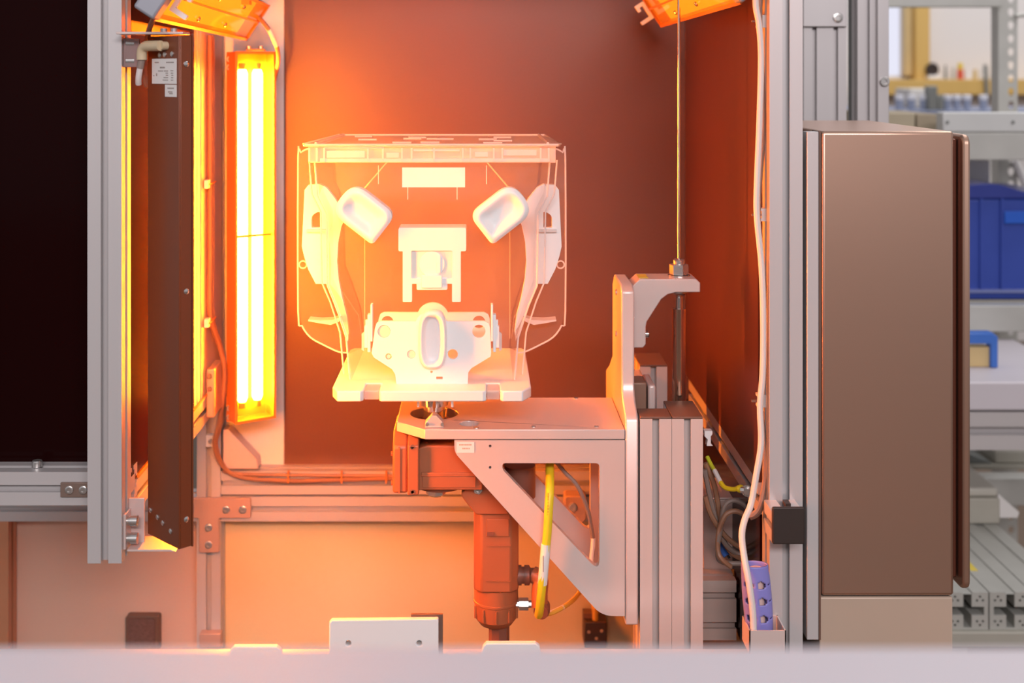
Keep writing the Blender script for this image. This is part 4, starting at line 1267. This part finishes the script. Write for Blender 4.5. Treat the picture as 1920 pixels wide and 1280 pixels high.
# ================================================================== LOWER FRONT OBJECTS
wbk = thing('white_block', P(721, 1250, 1.505), 'white block with two recessed screws on the low front rail', 'block')
YK = 1.502
zb_top = .7032
hl = [circ(653, 1206, 5, 14), circ(786, 1206, 5, 14)]
MB().prism([(X(617, YK), zb_top), (X(822, YK), zb_top), (X(822, YK), Z(1161, YK)), (X(621, YK), Z(1163, YK)), (X(617, YK), Z(1168, YK))], YK, YK + .008, 'y',
           [[(X(a, YK), Z(b, YK)) for a, b in h] for h in hl]).build('block', POM, wbk, .0012)
for px in (653, 786): MB().pprism(circ(px, 1206, 4.6, 12), YK + .003, YK + .0075).build('screw', STEEL, wbk)
MB().box(X(770, YK), X(830, YK), YK + .0082, YK + .012, zb_top, Z(1157, YK)).build('backing', CAPM, wbk)
for px0, px1, py, lb in ((432, 524, 1212, 'small white wedge block on the low rail left of the screwed block'), (906, 1010, 1206, 'small white wedge block on the low rail under the motor')):
    t = MB().prism([(X(px0 - 8, 1.505), zb_top), (X(px1 + 6, 1.505), zb_top), (X(px1 + 2, 1.505), Z(py + 6, 1.505)), (X(px1 - 6, 1.505), Z(py, 1.505)), (X(px0 + 6, 1.505), Z(py, 1.505)), (X(px0, 1.505), Z(py + 6, 1.505))], 1.505, 1.513, 'y')
    tag(t.build('wedge_block', POM, None, .001), lb, 'block', 'white blocks on the low rail')
rf = thing('retroreflector', P(266, 1220, 2.15), 'square brown retroreflector fixed on the left lower panel', 'reflector')
MB().pprism(rrect(235, 1155, 298, 1225, 5, 4), 2.140, YP - .0002).build('frame', CAPM, rf, .001)
MB().pprism(rrect(240, 1160, 290, 1222, 3, 3), 2.1375, 2.1398).build('prism_face', REFL, rf)
ps = thing('photo_sensor', P(1116, 1215, 2.12), 'black photo sensor with yellow cable low on the back panel', 'sensor')
MB().pbox(1096, 1166, 1138, 1216, 2.11, YP - .0002).build('body', BLK, ps, .002)
MB().pbox(1094, 1150, 1114, 1200, 2.125, 2.145).build('bracket', CAPM, ps)
MB().tube([P(1116, 1168, 2.12), P(1116, 1150, 2.12), P(1114, 1132, 2.125), P(1112, 1100, 2.15)], .005, 8).build('cable', mat('ochre_jacket', (.62, .36, .05), .5), ps)
for px, py in ((1104, 1184), (1128, 1182), (1118, 1196)):
    MB().lathe(P(px, py, 2.11), (0, -1, 0), [(0, .003), (.001, .003)], 8).build('screw', CHROME, ps)
# block seen through the console cut-out
pb = thing('bearing_block', P(1082, 985, 2.05), 'salmon bearing block with socket screw behind the console cut-out', 'block')
MB().pprism(round_poly([(1058, 930), (1100, 930), (1100, 975), (1088, 984), (1072, 984), (1058, 968)], 6), 2.085, 2.1165).build('block', MATS['salmon_joint_plate'], pb, .002)
MB().screw(P(1074, 950, 2.085), (0, -1, 0), .007, .004).build('screw', STEEL, pb)

# ================================================================== WORKBENCH IN THE FOREGROUND
bn_ = thing('workbench', (.03, .45, 0), 'white bench top close to the camera across the bottom', 'bench')
zbt = Z(1207, .575)
MB().box(-.75, .85, .30, .575, zbt - .03, zbt).build('top', BENCH, bn_, .004)
for xx in (-.68, .72):
    MB().box(xx, xx + .05, .33, .38, 0, zbt - .03).build('leg', ALU, bn_)
    MB().box(xx, xx + .05, .50, .55, 0, zbt - .03).build('leg', ALU, bn_)

# ================================================================== SHELVING AND STORES (right background)
YK2 = 3.05
rk = thing('shelving_rack', (X(1890, YK2), YK2 + .25, 0), 'grey galvanised shelving rack with slotted uprights behind the operator box', 'shelving')


def upright(px0, px1, Y):
    x0, x1 = X(px0, Y), X(px1, Y)
    m = MB()
    w = .038
    zs = [k * .0 for k in range(1)]
    holes = []
    z = 0.10
    while z < 1.66:
        cx = x0 + (x1 - x0) * .66
        holes.append([(cx + .0085 * math.cos(a), z + .0085 * math.sin(a) * (1.7 if math.sin(a) < 0 else 1.0)) for a in [2 * math.pi * i / 10 for i in range(10)]])
        z += .0365
    m.prism([(x0, 0), (x1, 0), (x1, 1.72), (x0, 1.72)], Y, Y + .002, 'y', holes)
    m.box(x0, x0 + .002, Y + .002, Y + .05, 0, 1.72)
    return m.build('upright', GALVD if False else GALV, rk)


def beam(px0, py0, px1, py1, Y, dy=.04, m=None, nm='shelf_beam'):
    return MB().pbox(px0, py0, px1, py1, Y, Y + dy).build(nm, m or GALV, rk, .002)


upright(1872, 1908, YK2 + .47)
beam(1768, 249, 2050, 300, YK2 - .05, .045)
beam(1640, 573, 2050, 622, YK2 - .05, .045)
beam(1640, 896, 2050, 948, YK2 - .05, .045)
beam(1640, -30, 1880, 13, YK2 + .42, .04)
for py in (251, 575, 898):
    zz = Z(py, YK2 - .05)
    MB().box(X(1640, YK2), X(2050, YK2), YK2 + .06, YK2 + .45, zz - .012, zz - .004).build('shelf_board', OLIVE, rk)
m = MB().tube([P(1904, 30, YK2 + .462), P(2010, 18, YK2 + .462)], .006, 6, 1); m.build('brace', GALV, rk)
m = MB().tube([P(1902, 300, YK2 + .455), P(1935, 372, YK2 + .455)], .010, 6, 1); m.build('brace', POM, rk)
sb = beam(1768, 211, 2050, 247, YK2 - .05, .045, mat('pale_multicolour_beam', (.60, .61, .60), .4, .1, .12, 6), 'shelf_beam')
for px in (1776, 1899): MB().lathe(P(px, 229, YK2 - .05), (0, -1, 0), [(0, .004), (.003, .004)], 10).build('screw', GALVD, sb)

# blue storage bin
YBn = YK2 - .045
bnn = thing('storage_bin', P(1890, 552, YBn + .1), 'large blue plastic storage bin on the middle shelf', 'bin')
zsb = Z(575, YK2 - .05) - .004
m = MB().pprism(round_poly([(1790, 350), (1850, 344), (1880, 347), (1920, 360), (1985, 362), (1985, 571), (1790, 571)], [6, 20, 20, 20, 6, 6, 6], 4), YK2 + .062, YK2 + .20)
MB().box(X(1790, YK2 + .062), X(1985, YK2 + .062), YK2 + .062, YK2 + .35, zsb + .0002, Z(372, YK2 + .062)).build('body', BLUE, bnn, .006)
q = MB().prism([(X(a, YK2 + .055), Z(b, YK2 + .055)) for a, b in round_poly([(1786, 350), (1850, 344), (1880, 347), (1925, 362), (1988, 364), (1988, 372), (1786, 372)], [4, 20, 20, 20, 4, 2, 2], 4)], YK2 + .055, YK2 + .35, 'y').build('rim', mat('dark_blue_rim', (.03, .05, .30), .4), bnn, .003)
for px in (1838, 1877): MB().pbox(px, 372, px + 5, 549, YK2 + .055, YK2 + .0618).build('rib', BLUE, bnn)
MB().pbox(1884, 396, 1960, 419, YK2 + .050, YK2 + .0548).build('label_holder', BLUEL, bnn, .001)
MB().pbox(1790, 543, 1985, 549, YK2 + .052, YK2 + .0618).build('foot_rim', mat('pale_blue_rim', (.2, .24, .5), .4), bnn)
wb_ = MB().box(X(1815, YK2 + .3), X(1874, YK2 + .3), YK2 + .36, YK2 + .44, Z(575, YK2 - .05) - .0038, Z(300, YK2 + .36))
tag(wb_.build('white_box', POM, None, .004), 'white box standing behind the blue bin', 'box')
# blue clamp with wood block on the second shelf, behind beam 573-622
z2 = Z(715, 2.72)
tbl = thing('assembly_table', (X(1900, 2.66), 2.8, 0), 'white topped table with aluminium edge rail in front of the shelving', 'table')
YTb = 2.60
MB().pbox(1640, 716, 2060, 770, YTb, YTb + .42).build('top', BENCH, tbl, .004)
zr = Z(843, YTb)
MB().profile('x', YTb + .002, Z(844, YTb), 1, 1, X(1640, YTb), X(2060, YTb), Z(773, YTb) - Z(844, YTb)).build('rail', ALUH, tbl)
for px in (1650, 2030):
    MB().box(X(px, YTb), X(px, YTb) + .04, YTb + .1, YTb + .14, 0, Z(770, YTb) - .0005).build('leg', ALU, tbl)
YCl = 2.72
zt_t = Z(716, YTb)
cl = thing('bar_clamp', (X(1848, YCl), YCl, zt_t), 'blue painted clamp standing on the white table top', 'clamp')
q = [(1790, 700), (1790, 624), (1862, 624), (1872, 632), (1872, 690), (1858, 690), (1858, 645), (1804, 645), (1804, 700)]
zoff = zt_t - Z(700, YCl)
MB().prism([(X(a, YCl), max(zt_t + .0004, Z(b, YCl))) for a, b in q], YCl, YCl + .03, 'y').build('frame', BLUEC, cl, .003)
MB().cyl(P(1865, 690, YCl + .015), P(1865, 706, YCl + .015), .008, 10).build('screw', STEEL, cl)
tag(MB().box(X(1810, YCl + .01), X(1856, YCl + .01), YCl + .01, YCl + .05, zt_t + .0003, Z(652, YCl)).build('wood_block', TAN, None, .002), 'pale wooden block held under the blue clamp', 'block')
# things on the lower shelf
z3 = Z(898, YK2 - .05) - .0035
tag(MB().box(X(1866, YK2 + .08), X(1990, YK2 + .08), YK2 + .08, YK2 + .40, z3, Z(845, YK2 + .08)).build('flat_box', OLIVE, None, .004), 'olive grey flat box on the lower shelf beside the upright', 'box')
tag(MB().prism([(X(1800, YK2 + .08), z3), (X(1862, YK2 + .08), z3), (X(1850, YK2 + .08), Z(862, YK2 + .08)), (X(1800, YK2 + .08), Z(845, YK2 + .08))], YK2 + .08, YK2 + .3, 'y').build('metal_offcut', GALVD, None, .003), 'dark metal offcut on the lower shelf left of the olive box', 'offcut')
tag(MB().box(X(1640, YK2 + .1), X(1716, YK2 + .1), YK2 + .1, YK2 + .4, Z(251, YK2 - .05) - .0035, Z(212, YK2 + .1)).build('cardboard_box', CARD, None, .003), 'tan cardboard box on the top shelf, left of the two', 'box', 'cardboard boxes on the top shelf')
tag(MB().box(X(1719, YK2 + .1), X(1764, YK2 + .1), YK2 + .1, YK2 + .4, Z(251, YK2 - .05) - .0035, Z(214, YK2 + .1)).build('cardboard_box', mat('brown_cardboard', (.34, .28, .2), .8), None, .003), 'brown cardboard box on the top shelf touching the pale beam', 'box', 'cardboard boxes on the top shelf')

# stack of aluminium profile bars
YPf = 2.35
stk_t = thing('profile_stand', (X(1870, YPf), YPf + .35, 0), 'low olive stand carrying the stacked profile bars', 'stand')
zst = Z(1180, YPf)
MB().box(X(1770, YPf), X(2060, YPf), YPf - .01, YPf + .75, zst - .03, zst - .0004).build('top', OLIVE, stk_t, .003)
for px in (1780, 2030):
    for yy in (YPf + .02, YPf + .66):
        MB().box(X(px, YPf), X(px, YPf) + .04, yy, yy + .04, 0, zst - .03).build('leg', GALV, stk_t)


def cross_bar(px0, px1, py0, py1, Y, L):
    x0, x1, z0, z1 = X(px0, Y), X(px1, Y), Z(py1, Y), Z(py0, Y)
    w, h = x1 - x0, z1 - z0
    u, v = (x0 + x1) / 2, (z0 + z1) / 2
    a, b_ = w * .10, w * .40
    # hollow cross section: four corner chambers and the open cross of slots
    m = MB()
    arms = []
    core = [(u - a, v - b_), (u + a, v - b_), (u + a, v - a), (u + b_, v - a), (u + b_, v + a), (u + a, v + a), (u + a, v + b_), (u - a, v + b_), (u - a, v + a), (u - b_, v + a), (u - b_, v - a), (u - a, v - a)]
    hs = [core]
    for sx_ in (-1, 1):
        for sz_ in (-1, 1):
            c0, c1 = u + sx_ * w * .30, v + sz_ * h * .28
            for dx, dz in ((-.07, 0), (.07, 0), (0, .10 * sz_)):
                hs.append(circ(c0 + dx * w, c1 + dz * h, w * .035, 6))
    m.prism([(x0, z0), (x1, z0), (x1, z1), (u + w * .12, z1), (u + w * .12, z1 - .003), (u - w * .12, z1 - .003), (u - w * .12, z1), (x0, z1)], Y, Y + L, 'y', hs)
    return m, (x0, x1, z0, z1)


LBL = ['heavy slotted profile bar end left, next to the operator box', 'heavy slotted profile bar second from the operator box', 'heavy slotted profile bar at the right edge of the stack']
for k in range(3):
    m, bb = cross_bar(1775 + k * 80.5, 1853 + k * 80.5, 1110, 1180, YPf, .62)
    o = m.build('profile_bar', mat('dull_aluminium', (.50, .50, .46), .4, .2, .08, 30), None)
    tag(o, LBL[k], 'profile', 'stacked profile bars')
    if k == 1:
        MB().box(X(1860, YPf) , X(1874, YPf), YPf + .10, YPf + .16, bb[3] + .0001, bb[3] + .0006).build('yellow_sticker', YELB, o)
zst2 = Z(1110, YPf)
gb_ = MB().box(X(1815, 2.72), X(1869, 2.72), 2.70, 2.90, zst2 + .0004, zst2 + .078)
t = thing('grey_case', (X(1842, 2.72), 2.8, zst2), 'grey beige case lying on the stacked profile bars', 'case')
MB().box(X(1800, 2.72), X(1869, 2.72), 2.70, 2.92, zst2 + .0004, zst2 + .055).build('body', OLIVE, t, .004)
MB().box(X(1802, 2.72), X(1867, 2.72), 2.705, 2.915, zst2 + .0555, zst2 + .075).build('lid', mat('pale_olive_lid', (.5, .48, .42), .5), t, .006)
t = MB().prism([(X(1871, 2.74), zst2 + .0004), (X(1908, 2.74), zst2 + .0004), (X(1911, 2.74), zst2 + .012), (X(1871, 2.74), zst2 + .052)], 2.74, 2.76, 'y').build('white_sheet', LABEL, None)
tag(t, 'folded white paper propped on the profile bars beside the case', 'paper')

# ------------------------------------------------------------------ far bench and window sill items
YQ = 5.2
fb = thing('far_workbench', (X(1780, YQ), YQ + .3, 0), 'slate blue far workbench carrying rows of pale tubs', 'workbench')
zf = Z(207, YQ)
MB().box(X(1560, YQ), X(2050, YQ), YQ, YQ + .6, zf - .06, zf).build('top', NAVY, fb, .004)
for px in (1580, 2030):
    MB().box(X(px, YQ), X(px, YQ) + .06, YQ + .1, YQ + .16, 0, zf - .06).build('leg', GALV, fb)
lbls = ['pale tub leftmost in the row on the far bench', 'pale tub second from the left on the far bench', 'pale tub third from the left, left of the grey machine', 'pale tub just right of the grey machine on the far bench',
        'pale tub second right of the grey machine', 'pale tub third right of the grey machine', 'pale tub furthest right on the far bench']
for k, px in enumerate((1686, 1709, 1732, 1776, 1794, 1813, 1844)):
    t = thing('storage_tub', (X(px, YQ + .05), YQ + .05, zf), lbls[k], 'tub', 'pale tubs on the far bench')
    MB().lathe((X(px, YQ + .06), YQ + .06, zf + .0004), (0, 0, 1), [(0, .014), (.03, .0165), (.042, .0165)], 14).build('body', mat('tub_blue', (.30, .34, .46), .45), t)
    MB().lathe((X(px, YQ + .06), YQ + .06, zf + .0426), (0, 0, 1), [(0, .0178), (.018, .0178), (.020, .015)], 14).build('lid', PALEB, t)
t = thing('grey_machine', (X(1756, YQ), YQ + .02, zf), 'grey stepped bench machine between the pale tubs', 'machine')
MB().box(X(1742, YQ), X(1760, YQ), YQ + .01, YQ + .06, zf + .0004, Z(161, YQ)).build('column', GALVD, t, .004)
MB().box(X(1760.2, YQ), X(1772, YQ), YQ + .01, YQ + .06, zf + .0004, Z(178, YQ)).build('base', GALVD, t, .004)
t = thing('parts_tray', (X(1715, YQ + .3), YQ + .4, zf), 'long pale tray behind the tubs on the far bench', 'tray')
MB().box(X(1692, YQ + .4), X(1741, YQ + .4), YQ + .3, YQ + .5, zf + .0004, Z(166, YQ + .3)).build('body', mat('pale_tray', (.60, .57, .52), .5), t, .006)

YSl = YF - .15
zs = Z(149, YF - .22) + .0005
t = thing('desk_fan', (X(1751, YSl), YSl, zs), 'round dark speaker on a white base on the ochre sill', 'speaker')
MB().box(X(1742, YSl), X(1764, YSl), YSl, YSl + .06, zs, zs + .02).build('base', POM, t, .004)
MB().lathe((X(1752, YSl), YSl + .05, Z(130, YSl)), (0, -1, 0), [(0, .030), (.02, .034), (.03, .030), (.03, .02), (.025, .018)], 20).build('drum', BLK, t)
t.name = 'round_speaker'; WL[t.name] = WL['desk_fan']


def sill(px, py, r, m, name, lb, cat, capm=None):
    t = thing(name, (X(px, YSl), YSl, zs), lb, cat, 'items along the window sill')
    h = Z(py, YSl) - zs
    MB().lathe((X(px, YSl), YSl, zs), (0, 0, 1), [(0, r), (h * .55, r), (h * .6, r * .9)], 12).build('body', m, t)
    MB().lathe((X(px, YSl), YSl, zs + h * .6 + .0003), (0, 0, 1), [(0, r * .8), (h * .35, r * .8), (h * .4, r * .6)], 12).build('cap', capm or m, t)


sill(1773, 122, .007, GALVD, 'spray_can', 'thin grey can on the sill beside the round speaker', 'can')
sill(1787, 126, .006, OLIVE, 'spray_can', 'thin olive can on the sill left of the yellow bottle', 'can')
sill(1800.5, 118, .016, REDM, 'glue_bottle', 'red bottle with yellow cap on the ochre sill', 'bottle', YELM)
sill(1816, 128, .013, POM, 'white_jar', 'white jar on the sill just right of the yellow-capped bottle', 'jar')
sill(1828, 130, .012, TAN, 'beige_jar', 'beige jar in the middle of the sill', 'jar')
sill(1842, 128, .013, POM, 'white_jar', 'white jar on the sill left of the dark stick', 'jar')
sill(1862, 126, .014, POM, 'white_jar', 'white jar on the sill right of the dark stick', 'jar')
tag(MB().cyl((X(1853, YF - .25), YF - .232, Z(178, YF - .25)), (X(1850, YF - .25), YF - .232, Z(121, YF - .25)), .010, 10).build('dark_stick', GALVD, None), 'dark stick leaning against the front of the ochre sill', 'stick')
